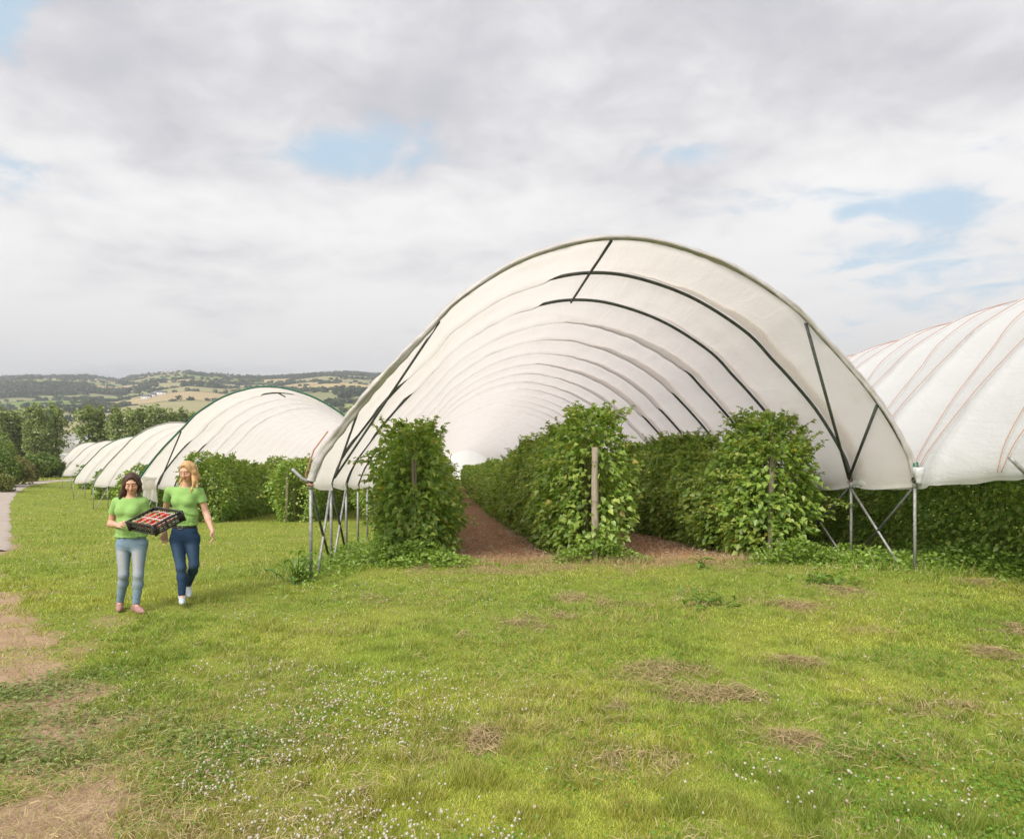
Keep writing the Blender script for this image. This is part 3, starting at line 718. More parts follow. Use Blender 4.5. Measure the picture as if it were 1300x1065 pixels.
        hd = rr.normal(size=(m, 3)); hd[:, 2] = hd[:, 2] * .3 - .15; hd /= np.linalg.norm(hd, axis=1)[:, None]; hd = hd + dr * .35
        nn_ = np.tile([0, -.1, 1.0], (m, 1)) + .35 * rr.normal(size=(m, 3)); LL = lsz * 1.0 * rr.uniform(.6, 1.2, m) * (1.15 - .5 * w_)
        V, Fc, Cc = leaf_mesh(base, hd, nn_, LL, LL * .7, np.clip(leaf_cols(m, rr, .004, 2.2), 0, .48)); mb.add(V, None, Fc, Cc)
    for i in range(int(9 * min(10, t1 - t0))):
        ti = t0 + .05 + rr.random() * min(10, t1 - t0); si = s0 + rr.normal() * .2; bx, by = ts(C, si, ti); g = float(gz(bx, by)); e = rr.normal(size=2) * .22
        v = np.linspace(0, 1, 5)[:, None]
        cn.tube(np.hstack([np.array([[bx, by]]) + e * v ** 1.5, g - .02 + v * H * rr.uniform(.7, 1.0)]), .0065, 4, False)
    for ps, pt_, z0, z1, m in tufts:         # leaves growing round the end post
        x_, y_ = ts(C, ps + .13 * rr.normal(size=m), pt_ - .10 - .10 * rr.random(m)); zz = rr.uniform(z0, z1, m); L = lsz * rr.uniform(.7, 1.3, m)
        d_ = rr.normal(size=(m, 3)); d_[:, 2] = -.5 + .4 * rr.normal(size=m); d_[:, 1] -= .6
        V, Fc, Cc = leaf_mesh(np.stack([x_, y_, gz(x_, y_) + zz], -1), d_, np.tile([0, -.6, .7], (m, 1)) + .4 * rr.normal(size=(m, 3)), L, L * .8, leaf_cols(m, rr, yel, .8)); mb.add(V, None, Fc, Cc)
    mb.build('foliage', M['leaf'], root, org); kind(cn.build('canes', M['cane'], root, org), 'stuff')
    return root
def wooden_post(T, s, t, h, label, r=.055, px=None):
    x, y = ts(T.C, s, t); z0 = float(gz(x, y)); rr = np.random.default_rng(int(abs(x) * 100) + 1)
    zs = np.array([-.2, 0, .4, .9, 1.4, 1.75, h - .012, h]); n = 10; V = []
    lean = rr.normal(size=2) * .012
    for i, zz in enumerate(zs):
        for a in np.arange(n) / n * 2 * np.pi:
            q = r * (1 + .10 * rr.normal()) * (.82 if i == len(zs) - 1 else 1)
            V.append((lean[0] * zz + q * math.cos(a), lean[1] * zz + q * math.sin(a), zz))
    i = np.arange(len(zs) - 1)[:, None] * n; j = np.arange(n)[None]; jn = (j + 1) % n
    q = np.stack([i + j, i + jn, i + n + jn, i + n + j], -1).reshape(-1, 4); m = len(V); V.append((lean[0] * h, lean[1] * h, h + .004))
    tr = [(m, m - n + k, m - n + (k + 1) % n) for k in range(n)]
    mb = MB(); mb.add(V, q, tr); o = mb.build('wooden_post', M['wood']); o.location = (x, y, z0)
    tag(o, label, 'post', 'wooden end posts of the raspberry rows')
    wr = MB()
    for hh in (h - .25, 1.1): wr.tube([(.0 + r * 1.05 * math.cos(a), r * 1.05 * math.sin(a), hh) for a in np.linspace(0, 2 * np.pi, 13)], .004, 5, False)
    wr.build('wire_tie', M['steel'], o)
    return o
hedge(T1, -3.36, 2.15, 95, 'raspberry row at the left inside the big tunnel', 101, 2.25, .64, shoots=60, tufts=((-3.34, 2.36, .35, 1.45, 230), (-3.2, 2.3, .2, .8, 100)))
hedge(T1, -.05, 1.95, 95, 'middle raspberry row of the big tunnel, tall grey post at its end', 102, 2.42, .68, shoots=66, yel=.02, tufts=((-.02, 1.80, .2, .75, 60), (.1, 1.8, .4, 1.2, 40)))
hedge(T1, 3.42, 1.75, 95, 'raspberry row at the right inside the big tunnel with arching shoots', 103, 2.40, .78, shoots=110, dens=2600, tufts=((3.30, 1.92, .3, 1.25, 170), (3.45, 1.9, .9, 1.6, 60)))
wooden_post(T1, -3.34, 2.46, 1.95, 'brown post half hidden in leaves at the end of the left raspberry row', .05)
wooden_post(T1, -.10, 1.74, 2.06, 'tall weathered grey post standing clear before the middle raspberry row', .062)
wooden_post(T1, 3.30, 2.0, 2.02, 'grey post with leafy shoots around it at the end of the right raspberry row', .052)
for j, (s, lb) in enumerate(((-3.0, 'raspberry row behind the blonde woman in the green hooped tunnel'), (.55, 'raspberry row with a short pale post in the green hooped tunnel'), (3.9, 'raspberry row behind the steel legs of the big tunnel'))):
    hedge(T2, s, 1.2 + .3 * j, 40, lb, 110 + j, 2.5, .85, 5, 1500, 160, .12, .004, shoots=26)
wooden_post(T2, .2, 1.98, 2.0, 'short pale post in the raspberry row behind the blonde woman')
hedge(T0, -3.05, off0 - 9, off0 + 24, 'dark raspberry row under the skirt of the right tunnel', 120, 2.15, .72, 19, 2300, 300, .09, .008, shoots=40)
hedge(T0, .6, off0 - 6, off0 + 20, 'second raspberry row deeper inside the right tunnel', 121, 2.1, .7, 3, 700, 200, .14, .006, shoots=8)
for k, nm in ((2, 'third'), (3, 'fourth'), (4, 'fifth'), (5, 'last')):
    hedge(TS[k], -3.0, .8, 22, 'dark raspberry row at the edge of the %s tunnel on the left' % nm, 130 + k, 2.2, .9, 8, 420, 90, .24, .003, shoots=6)

# ------------------------------------------------------------------ weeds, grass, clover, hay
def broad_weed(px, py, label, seed, n=16, L=.32, h=.5, spread=.22):
    rr = np.random.default_rng(seed); x, y, z = (float(c) for c in ground_at(px, py)); mb = MB()
    for i in range(n):
        az = rr.uniform(0, 2 * np.pi); el = rr.uniform(.25, 1.2); l = L * rr.uniform(.6, 1.1); w = l * rr.uniform(.20, .30)
        v = np.linspace(0, 1, 7); dirh = np.array([math.cos(az), math.sin(az), 0]); b = np.array([rr.normal() * spread * .5, rr.normal() * spread * .5, rr.random() ** 2 * h * .7])
        mb.tube([(0, 0, -.02), (b[0] * .5, b[1] * .5, b[2] * .6 + .005), tuple(b)], .005, 5, False, (.16, .26, .06))
        P = b + dirh * (v * l * math.cos(el))[:, None] + np.array([0, 0, 1.0]) * (v * l * math.sin(el) - .5 * l * v ** 2.2)[:, None]
        sd = np.array([-dirh[1], dirh[0], 0]); ww = w * np.sin(np.pi * np.clip(v * .93 + .06, 0, 1)) * (1 + .12 * np.sin(v * 20 + i))
        V = np.concatenate([P + sd * ww[:, None] * .5 + (0, 0, .02), P, P - sd * ww[:, None] * .5 + (0, 0, .02)]); q = []
        for k in range(6): q += [(k, k + 1, 8 + k, 7 + k), (7 + k, 8 + k, 15 + k, 14 + k)]
        c = np.array([(.15, .27, .045), (.20, .32, .055), (.26, .38, .07)][rr.integers(3)]) * rr.uniform(.85, 1.15)
        mb.add(V, q, None, c)
    o = mb.build('broadleaf_weed', M['leaf']); o.location = (x, y, z)
    tag(o, label, 'weed', 'broad leaved weeds in the grass')
broad_weed(378, 738, 'large leafy dock at the foot of the left front tunnel leg', 1, 34, .30, .55, .26)
broad_weed(1046, 740, 'low spreading dock in the mown grass before the right raspberry row', 2, 26, .30, .10, .42)
broad_weed(905, 765, 'flat dark green dock in the open grass below the middle raspberry row', 3, 18, .26, .05, .4)
broad_weed(892, 722, 'upright bright weed at the edge of the straw by the right lane', 4, 12, .26, .25, .08)
broad_weed(278, 660, 'pale bushy weed behind the blonde woman', 5, 60, .45, 1.0, .5)
broad_weed(1292, 710, 'nettle clump at the right edge beneath the tunnel skirt', 6, 40, .22, .7, .35)

def blades(x, y, h, w, lean, col, rr, z=None):
    n = len(x); z = gz(x, y) if z is None else z
    az = rr.uniform(0, 2 * np.pi, n); s = np.stack([np.cos(az), np.sin(az), np.zeros(n)], -1); dr = rr.uniform(0, 2 * np.pi, n)
    b = np.stack([x, y, z - .004], -1); tip = b + np.stack([np.cos(dr) * lean * h, np.sin(dr) * lean * h, h], -1)
    V = np.stack([b - s * w[:, None] / 2, b + s * w[:, None] / 2, tip], 1).reshape(-1, 3)
    return V, np.arange(n * 3).reshape(-1, 3), np.repeat(col, 3, 0)
def spread(n, rr, y0=592, y1=1120, x0=-120, x1=1420):
    px, py = rr.uniform(x0, x1, n), rr.uniform(y0, y1, n); x, y, _ = ground_at(px, py)
    k = (y > 2.6) & (y < 95); return x[k], y[k]
def make_grass():
    rr = np.random.default_rng(21); mb = MB()
    x, y = spread(560000, rr)
    sd, td = soil_d(x, y), track_d(x, y)
    s1, t1 = to_st(C1, x, y)
    bare = bare_m(x, y); hy = hay_m(x, y); pth = (td > .15) & (td < 2.0) & (y > 11) | (td > 0) & (td < 2.6) & (y > 40)
    keep = (rr.random(len(x)) > bare ** 1.3 * .93) & (sd < .1 + .25 * rr.random(len(x))) & ~pth & (rr.random(len(x)) > hy * .7) & (s1 * s1 < 1e9)
    x, y, s1, t1, hy = x[keep], y[keep], s1[keep], t1[keep], hy[keep]; n = len(x)
    l = lush_m(x, y); f2 = fbm(x * 2.2, y * 2.2, 43, 4); dist = np.hypot(x, y)
    long_ = np.clip(sstep(3.4, 4.5, s1) * sstep(-1.2, .2, t1) * sstep(9, 5, t1) + sstep(-3.6, -4.4, s1) * sstep(-.3, .7, t1) * sstep(8, 4, t1) * sstep(-6.3, -5.2, s1) * .7, 0, 1)
    # rough verge left of the track
    verge = sstep(2.0, 3.2, track_d(x, y)); long_ = np.maximum(long_, verge)
    h = (.018 + .028 * rr.random(n) ** 1.6) * (.75 + .7 * sstep(.35, .65, f2)) * (1 + .012 * dist)
    h = h * (1 + 4.2 * long_ * rr.random(n))
    w = np.maximum(.0034 + .0028 * rr.random(n), .00115 * dist)
    dry = np.clip(sstep(.50, .74, fbm(x * .9 + 7, y * .9, 47, 4)) * .75 + hy + sstep(.6, .8, f2) * .25 + verge * .35, 0, 1)
    g = sstep(.38, .62, l * .6 + f2 * .4)[:, None]
    c = lerp(np.array([.48, .495, .085]), np.array([.31, .405, .060]), g)
    c = lerp(c, np.array([.19, .34, .04]), .8 * long_[:, None] * (1 - verge[:, None]))
    f3 = fbm(x * 6.5, y * 6.5, 49, 3); h = h * (.70 + .85 * sstep(.45, .70, f3)); c = c * rr.uniform(.72, 1.28, (n, 1)) * lerp(1.14, .80, sstep(.35, .65, f3))[:, None]
    isd = rr.random(n) < .07 + .42 * dry; c[isd] = np.array([.56, .46, .21]) * rr.uniform(.7, 1.15, (isd.sum(), 1))
    V, f, cc = blades(x, y, h, w, .25 + .9 * rr.random(n), c, rr); mb.add(V, None, f, cc)
    # clover and other small round leaves between the blades
    x, y = spread(120000, rr, 640)
    cl = fbm(x * .8 + 3, y * .8, 53, 4); k = (cl + .25 * rr.random(len(x)) > .62) & (rr.random(len(x)) > bare_m(x, y)) & (soil_d(x, y) < 0) & (y < 22); x, y = x[k], y[k]; n = len(x)
    z = gz(x, y) + .012 + .03 * rr.random(n); L = rr.uniform(.010, .020, n) * (1 + .03 * y)
    d = rr.normal(size=(n, 3)); d[:, 2] *= .25; nn = np.tile([0, 0, 1.0], (n, 1)) + .4 * rr.normal(size=(n, 3))
    V, f, cc = leaf_mesh(np.stack([x, y, z], -1), d, nn, L, L * 1.05, np.array([.155, .29, .036]) * rr.uniform(.7, 1.3, (n, 1)), .1); mb.add(V, None, f, cc)
    # larger weed leaves flat on the earth by the track
    for kx, ky, rad in ((30, 905, .30), (45, 935, .35), (60, 880, .25), (110, 860, .3), (20, 960, .3), (70, 965, .25), (250, 940, .3), (330, 950, .35), (160, 915, .3), (15, 880, .25)):
        X, Y, Z = (float(q) for q in ground_at(kx, ky)); n = 420; a = rr.uniform(0, 6.28, n); r = rad * rr.random(n) ** .6
        P = np.stack([X + 1.6 * r * np.cos(a), Y + .9 * r * np.sin(a), np.full(n, Z) + .01 + .03 * rr.random(n)], -1); L = rr.uniform(.018, .05, n); d = rr.normal(size=(n, 3)); d[:, 2] = .15
        V, f, cc = leaf_mesh(P, d, np.tile([0, 0, 1.0], (n, 1)) + .5 * rr.normal(size=(n, 3)), L, L * .45, np.array([.24, .30, .10]) * rr.uniform(.7, 1.3, (n, 1)), .15); mb.add(V, None, f, cc)
    o = mb.build('grass', M['grass']); kind(tag(o, 'mown green meadow grass with clover leaves and dry tufts', 'grass'), 'stuff')
make_grass()
def make_rank():
    """rank weeds at the row ends, along the tunnel foot and on the verge"""
    rr = np.random.default_rng(33); mb = MB()
    def patch(T, s, t, rs, rt, n, hmax, col):
        ss, tt = s + rs * rr.normal(size=n), t + rt * rr.normal(size=n); x, y = ts(T.C, ss, tt); z = gz(x, y) + hmax * rr.random(n) ** 1.5 * np.exp(-((ss - s) / (rs * 1.6)) ** 2)
        d = rr.normal(size=(n, 3)); d[:, 2] = .2 + .4 * rr.random(n); L = rr.uniform(.04, .095, n)
        V, f, c = leaf_mesh(np.stack([x, y, z], -1), d, np.tile([0, -.3, 1.0], (n, 1)) + .5 * rr.normal(size=(n, 3)), L, L * .6, np.array(col) * rr.uniform(.7, 1.35, (n, 1))); mb.add(V, None, f, c)
    for s in (-3.3, -.05, 3.42): patch(T1, s, 1.7 if s < 3 else 1.2, .45, .16, 1500, .42, (.24, .36, .055))
    patch(T1, -3.0, 1.3, .5, .2, 900, .25, (.27, .41, .06)); patch(T1, 4.6, 1.2, .5, .5, 1500, .30, (.27, .41, .06)); patch(T1, 5.6, .5, .8, .4, 1800, .25, (.27, .41, .06))
    patch(T1, -3.9, 2.4, .25, .5, 1800, .5, (.25, .38, .055)); patch(T1, -4.6, 2.6, .25, 1.5, 1800, .28, (.25, .37, .055))
    for t in np.linspace(off0 - 4.5, off0 + 1.5, 12): patch(T0, -3.75, t, .2, .3, 260, .4, (.25, .39, .055))
    for t in np.linspace(3, 30, 18): patch(T1, -2.6 - .1 * rr.random(), t, .1, .7, 60, .2, (.20, .31, .05)); patch(T1, -.7, t, .1, .7, 50, .15, (.20, .31, .05))
    o = mb.build('rank_weeds', M['leaf']); kind(tag(o, 'bright green low weeds growing round the row ends and tunnel legs', 'weeds'), 'stuff')
make_rank()
def make_clover():
    rr = np.random.default_rng(77)
    x, y = spread(26000, rr, 640)
    px = 650 + F * x / y; py = HZ + F * EYE / y
    dn = np.clip(sstep(.46, .64, fbm(x * .75, y * .75, 81, 4)), .02, 1) * (.25 + 1.3 * sstep(.45, .65, fbm(x * 3.5, y * 3.5, 83, 3)))
    zone = .22 + .9 * np.exp(-((px - 430) / 190) ** 2 - ((py - 900) / 120) ** 2) + .8 * np.exp(-((px - 290) / 130) ** 2 - ((py - 770) / 45) ** 2) + .9 * np.exp(-((px - 60) / 90) ** 2 - ((py - 705) / 35) ** 2)
    zone += .5 * np.exp(-((px - 330) / 120) ** 2 - ((py - 690) / 40) ** 2) + .6 * np.exp(-((px - 1060) / 60) ** 2 - ((py - 715) / 10) ** 2)
    zone *= lerp(1, .35, sstep(600, 900, px) * (py > 740))
    k = (rr.random(len(x)) < 1.0 * dn * zone) & (bare_m(x, y) < .4) & (soil_d(x, y) < -.15) & (hay_m(x, y) < .4); x, y = x[k], y[k]; n = len(x)
    r = rr.uniform(.0045, .0085, n) * (1 + .03 * y); z = gz(x, y) + .035 + .03 * rr.random(n)
    # blossom: a ring of petals under a dome
    m = 7; th = np.arange(m) / m * 2 * np.pi
    c = np.stack([x, y, z], -1)
    ring0 = c[:, None] + r[:, None, None] * np.stack([np.cos(th) * .75, np.sin(th) * .75, np.full(m, -.5)], -1)[None] * (1 + .2 * rr.normal(size=(n, m, 1)))
    ring1 = c[:, None] + r[:, None, None] * np.stack([np.cos(th), np.sin(th), np.full(m, .15)], -1)[None] * (1 + .2 * rr.normal(size=(n, m, 1)))
    ring2 = c[:, None] + r[:, None, None] * np.stack([np.cos(th) * .55, np.sin(th) * .55, np.full(m, .75)], -1)[None]
    V = np.concatenate([ring0, ring1, ring2, (c + r[:, None] * np.array([0, 0, .95]))[:, None]], 1); nv = 3 * m + 1; j = np.arange(m); jn = (j + 1) % m
    q = np.concatenate([np.stack([j, jn, m + jn, m + j], -1), np.stack([m + j, m + jn, 2 * m + jn, 2 * m + j], -1)]); t3 = np.stack([2 * m + j, 2 * m + jn, np.full(m, 3 * m)], -1)
    k0 = np.arange(n)[:, None, None] * nv
    pink = rr.random(n) < .25; col = np.where(pink[:, None], np.array([[.50, .39, .31]]), np.array([[.58, .55, .45]])) * rr.uniform(.8, 1.05, (n, 1))
    mb = MB(); mb.add(V.reshape(-1, 3), (q[None] + k0).reshape(-1, 4), (t3[None] + k0).reshape(-1, 3), np.repeat(col, nv, 0))
    sx, f, cc = blades(x, y, z - gz(x, y), np.full(n, .002), np.zeros(n), np.tile([.13, .2, .04], (n, 1)), rr); mb.add(sx, None, f, cc)
    kind(tag(mb.build('clover_flowers', M['petal']), 'white clover blossoms scattered through the grass', 'clover'), 'stuff')
make_clover()
def make_hay():
    rr = np.random.default_rng(88); mb = MB()
    def straw(x, y, zoff, L, w, col):
        n = len(x); a = rr.uniform(0, 6.28, n); d = np.stack([np.cos(a), np.sin(a), .28 * rr.normal(size=n)], -1); s = np.stack([-np.sin(a), np.cos(a), .3 * rr.normal(size=n)], -1)
        c = np.stack([x, y, gz(x, y) + zoff], -1); e = d * L[:, None] / 2; s = s * w[:, None] / 2; bend = np.array([0, 0, .12]) * L[:, None]
        V = np.stack([c - e - s, c - e + s, c + bend + s, c + bend - s, c + e], 1).reshape(-1, 3); k = np.arange(n)[:, None] * 5
        mb.add(V, k + [0, 1, 2, 3], k + [3, 2, 4], np.repeat(col, 5, 0))
    for hx, hy, rx, ry in HAY:
        n = int(min(3600, 420 + 9500 * rx * ry)); x, y = hx + rx * 1.0 * rr.normal(size=n), hy + ry * 1.0 * rr.normal(size=n)
        k = rr.random(n) < .12 + 1.0 * sstep(.40, .62, fbm(x * 2.6, y * 2.6, 31)); x, y = x[k], y[k]; n = len(x)
        straw(x, y, .012 + .05 * rr.random(n) * np.exp(-((x - hx) / rx) ** 2 - ((y - hy) / ry) ** 2), rr.uniform(.05, .16, n), rr.uniform(.0025, .0045, n) * (1 + .03 * hy), np.array([.44, .335, .18]) * rr.uniform(.6, 1.2, (n, 1)))
    # loose straw over the whole meadow
    x, y = spread(26000, rr, 700); k = (fbm(x * .8 + 7, y * .8, 47, 4) + .2 * rr.random(len(x)) > .60) & (y < 14); x, y = x[k], y[k]; n = len(x)
    straw(x, y, .025 + .02 * rr.random(n), rr.uniform(.04, .12, n), rr.uniform(.0022, .004, n), np.array([.47, .38, .20]) * rr.uniform(.6, 1.2, (n, 1)))
    # prunings, dead leaves and straw on the soil lanes
    for lo, hi, n in ((1.2, 12, 15000), (12, 40, 9000)):
        s = rr.uniform(-4.0, 4.4, n); t = lo + (hi - lo) * rr.random(n) ** 1.4; x, y = ts(C1, s, t); k = soil_d(x, y) > -.15 * rr.random(n) - .02; x, y, s = x[k], y[k], s[k]; n = len(x)
        edge = np.exp(-((np.abs(((s + .05 + 1.68) % 3.36) - 1.7) - .75) / .25) ** 2)
        pale = rr.random(n) < .25 + .5 * edge
        col = np.where(pale[:, None], np.array([[.56, .47, .37]]), np.array([[.47, .26, .145]])) * rr.uniform(.55, 1.3, (n, 1))
        straw(x, y, .02 + .03 * rr.random(n), rr.uniform(.04, .17, n), rr.uniform(.006, .016, n) * (1 + .02 * lo), col)
    n = 6000; s = rr.uniform(-2.6, 4.3, n); x, y = ts(C1, s, 1.55 + .28 * rr.normal(size=n)); k = np.abs(soil_d(x, y)) < .55; x, y = x[k], y[k]; n = len(x)
    V, f, c = blades(x, y, rr.uniform(.04, .20, n), np.full(n, .008), .3 + .6 * rr.random(n), np.array([.46, .35, .17]) * rr.uniform(.7, 1.15, (n, 1)), rr); mb.add(V, None, f, c)
    kind(tag(mb.build('dry_grass', M['straw']), 'tan hay cuttings and dry straw lying in patches on the meadow and lanes', 'dry grass'), 'stuff')
make_hay()

# ------------------------------------------------------------------ trees, bushes and far buildings
def tree_mesh(seed, h, w, n, kindname, lsz, trunk_h, base=(.23, .29, .11), col2=(.33, .38, .14)):
    rr = np.random.default_rng(seed); tr = MB()
    v = np.linspace(0, 1, 8); bend = rr.normal(size=2) * .25
    P = np.stack([bend[0] * v ** 2, bend[1] * v ** 2, v * h * .9], -1); tr.tube(P, np.linspace(.022 * h, .004 * h, 8), 8)
    tips = []
    nl = 26
    for i in range(nl):
        z0 = lerp(trunk_h, .88, (i + .5) / nl) * h; az = i * 2.4 + rr.normal() * .4
        env = w * .5 * np.interp(z0 / h, [trunk_h - .05, trunk_h + .1, .5, .75, .92, 1.0], [.35, .85, 1.0, .85, .45, .12])
        L = env * rr.uniform(.75, 1.15); up = rr.uniform(.5, 1.1) if kindname == 'poplar' else rr.uniform(.1, .7)
        q = np.linspace(0, 1, 5); b = np.array([np.interp(z0 / h, v * .9, P[:, 0]), np.interp(z0 / h, v * .9, P[:, 1]), z0])
        path = b + np.stack([np.cos(az) * L * q, np.sin(az) * L * q, up * L * q ** 1.3], -1); tr.tube(path, np.linspace(.007, .0015, 5) * h, 5, False); tips.append((path, L))
    cs = []
    for path, L in tips:
        for _ in range(5):
            q = rr.uniform(.3, 1.05); c = np.array([np.interp(min(q, 1), np.linspace(0, 1, 5), path[:, k]) for k in range(3)]) + rr.normal(size=3) * L * .2; cs.append((c, L * rr.uniform(.22, .42)))
    cs.append((np.array([bend[0], bend[1], h * .96]), w * .10))
    per = max(6, n // len(cs)); CC, RR = np.array([c for c, _ in cs]), np.array([r for _, r in cs])
    u = rr.normal(size=(len(cs), per, 3)); u /= np.linalg.norm(u, axis=2)[..., None]
    pts = (CC[:, None] + u * (RR[:, None] * rr.random((len(cs), per)) ** .4)[..., None] * np.array([1, 1, .85])).reshape(-1, 3)
    m = len(pts); d = u.reshape(-1, 3) + .8 * rr.normal(size=(m, 3)); L = lsz * rr.uniform(.6, 1.4, m)
    tone = np.repeat(rr.random(len(cs)), per)[:, None]; col = lerp(np.array(base), np.array(col2), tone) * rr.uniform(.75, 1.25, (m, 1))
    V, f, c = leaf_mesh(pts, d, np.tile([0, 0, 1.0], (m, 1)) + .7 * rr.normal(size=(m, 3)), L, L * .8, col)
    cr = MB(); cr.add(V, None, f, c)
    return tr, cr
def make_trees():
    protos = []
    for i in range(4):
        tr, cr = tree_mesh(300 + i, 15, 4.7, 2600, 'poplar', .50, .14)
        protos.append((raw_mesh('trunk', np.vstack(tr.v), [np.vstack(tr.q)] + ([np.vstack(tr.t)] if tr.t else [])), raw_mesh('crown', np.vstack(cr.v), [np.vstack(cr.t)], False, np.vstack(cr.c))))
    for a, b in protos: a.materials.append(M['bark']); b.materials.append(M['tree'])
    spec = [(-40, 516, 148, 'at the far left outside the path'), (-14, 520, 150, 'at the left edge above the bushes'), (8, 519, 152, 'second above the bushes at the left edge'), (25, 520, 156, 'thin one beside the darkest tree on the left'),
            (43, 512, 146, 'tallest of the trees on the left'), (57, 522, 158, 'lower one between the tallest tree and the bright gap'), (71, 515, 150, 'just left of the bright gap with bare lower trunk'), (113, 513, 150, 'broad one right of the bright gap'),
            (126, 516, 154, 'behind the small far tunnels'), (150, 514, 150, 'tall one in the middle of the tree row'), (167, 521, 158, 'low one in the middle of the tree row'), (183, 515, 152, 'above the shoulder of the third tunnel'),
            (199, 514, 156, 'tall one beside the green hoop of the second tunnel'), (216, 519, 160, 'partly behind the green hoop'), (236, 521, 165, 'mostly hidden behind the left side of the green hooped tunnel'),
            (252, 522, 168, 'top just over the green hooped tunnel'), (428, 521, 165, 'between the two largest tunnels on the left'), (450, 513, 158, 'between the green hooped and the big tunnel'), (472, 516, 160, 'beside the edge of the big tunnel'),
            (500, 519, 165, 'behind the left edge of the big tunnel')]
    rr = np.random.default_rng(9)
    for i, (px, ty, Y, where) in enumerate(spec):
        X = (px - 650) / F * Y; g = float(land(np.array(X), np.array(Y))); top = EYE + (HZ - ty) / F * Y
        r = empty('broadleaf_tree', (X, Y, g - .2), 'green tree beyond the tunnels, ' + where, 'tree', 'tall trees in a row beyond the tunnels')
        k = (top - g) / 14.6; wk = k * rr.uniform(.85, 1.12); r.scale = (wk, wk, k); r.rotation_euler = (0, 0, rr.uniform(0, 6.28))
        a, b = protos[i % 4]; t_ = bpy.data.objects.new('trunk', a); COL.objects.link(t_); t_.parent = r; c_ = bpy.data.objects.new('crown', b); COL.objects.link(c_); c_.parent = r
make_trees()
def bush(px, py_top, Y, w, label, seed, n=5200, col=(.15, .22, .06), col2=(.24, .31, .085), lsz=.2, depth=None):
    rr = np.random.default_rng(seed); X = (px - 650) / F * Y; g = float(gz(X, Y)) - .1; h = EYE + (HZ - py_top) / F * Y - g; dp = depth or w
    mb = MB(); nb = 16; cs = []
    for i in range(nb):
        a = rr.uniform(0, 6.28); q = rr.random() ** .5; c = np.array([math.cos(a) * q * w * .36, math.sin(a) * q * dp * .36, h * rr.uniform(.2, .80) * (1 - .35 * q)]); cs.append((c, rr.uniform(.16, .30) * min(w, h * 1.3)))
    cs.append((np.array([0, 0, h * .80]), h * .18))
    per = n // len(cs)
    for c, r in cs:
        u = rr.normal(size=(per, 3)); u /= np.linalg.norm(u, axis=1)[:, None]; p = c + u * (r * rr.random((per, 1)) ** .35); p[:, 2] = np.maximum(p[:, 2], .05)
        L = lsz * rr.uniform(.6, 1.4, per); cc = lerp(np.array(col), np.array(col2), rr.random()) * rr.uniform(.75, 1.3, (per, 1))
        V, f, c_ = leaf_mesh(p, u + .7 * rr.normal(size=(per, 3)), np.tile([0, 0, 1.0], (per, 1)) + .6 * rr.normal(size=(per, 3)), L, L * .7, cc); mb.add(V, None, f, c_)
    root = empty('bush', (X, Y, g), label, 'bush', 'bushes along the path')
    mb.build('foliage', M['tree'], root); st = MB()
    for i in range(7):
        a = rr.uniform(0, 6.28); v = np.linspace(0, 1, 4)[:, None]; st.tube(np.hstack([np.array([[math.cos(a), math.sin(a)]]) * v * w * .25, v * h * .6]), np.linspace(.05, .015, 4), 5, False)
    st.build('stems', M['bark'], root)
bush(-8, 543, 70, 4.2, 'tall dark bush cut by the left edge, beside the path', 401, col2=(.23, .32, .075))
bush(9, 560, 72, 2.8, 'rounded bush just right of the tall dark one at the left edge', 402, col=(.13, .19, .045), col2=(.22, .28, .07))
bush(22, 578, 76, 3.0, 'yellowish low bush on the verge where the path bends', 403, col=(.22, .22, .08), col2=(.30, .29, .11))
bush(-6, 588, 62, 3.4, 'olive shrub low down at the left edge', 404, col=(.17, .19, .06), col2=(.24, .25, .08))
bush(40, 577, 92, 3.6, 'green bush at the bend of the path under the dark tree', 405, lsz=.28)
bush(53, 574, 98, 4.0, 'larger round bush at the end of the path', 406, lsz=.28)
bush(66, 579, 100, 3.4, 'bush touching the last small tunnel', 407, lsz=.28, col2=(.20, .26, .07))
bush(30, 584, 84, 3.0, 'brownish bush left of the path bend', 408, lsz=.25, col=(.21, .19, .08), col2=(.27, .25, .09))
def far_tunnel(px, py, Y, w, L, label):
    X = (px - 650) / F * Y; g = float(land(np.array(X), np.array(float(Y)))); root = empty('polytunnel', (X, Y, g), label, 'polytunnel', 'distant polytunnels beyond the trees')
    th = np.linspace(0, np.pi, 19); ys = np.linspace(0, L, 9); V = np.array([(w / 2 * math.cos(a), yy, 1.2 + (w * .42) * math.sin(a) + .12 * math.sin(yy * 3)) for yy in ys for a in th])
    link('plastic_cover', raw_mesh('plastic_cover', V, [grid_faces(9, 19)], True), M['film_out'], root)
    MB().tube([(w / 2 * math.cos(a), -.05, 1.2 + w * .42 * math.sin(a)) for a in th], .09, 6).build('hoop', M['steel'], root)
    for s in (-1, 1):
        mb = MB()
        for yy in ys: mb.tube([(s * w / 2, yy, -.2), (s * w / 2, yy, 1.25)], .06, 5)
        mb.build('leg_row', M['steel'], root)
for (px, Y, w, lb) in ((86, 440, 16, 'lowest of the white tunnels glimpsed through the gap in the trees'), (90, 490, 16, 'second lowest white tunnel in the gap in the trees'), (87, 540, 17, 'second highest white tunnel in the gap in the trees'), (91, 590, 18, 'highest white tunnel in the gap in the trees')):
    far_tunnel(px, 570, Y, w, 30, lb)
far_tunnel(71, 580, 186, 8.0, 40, 'distant white tunnel low behind the bushes at the path end')
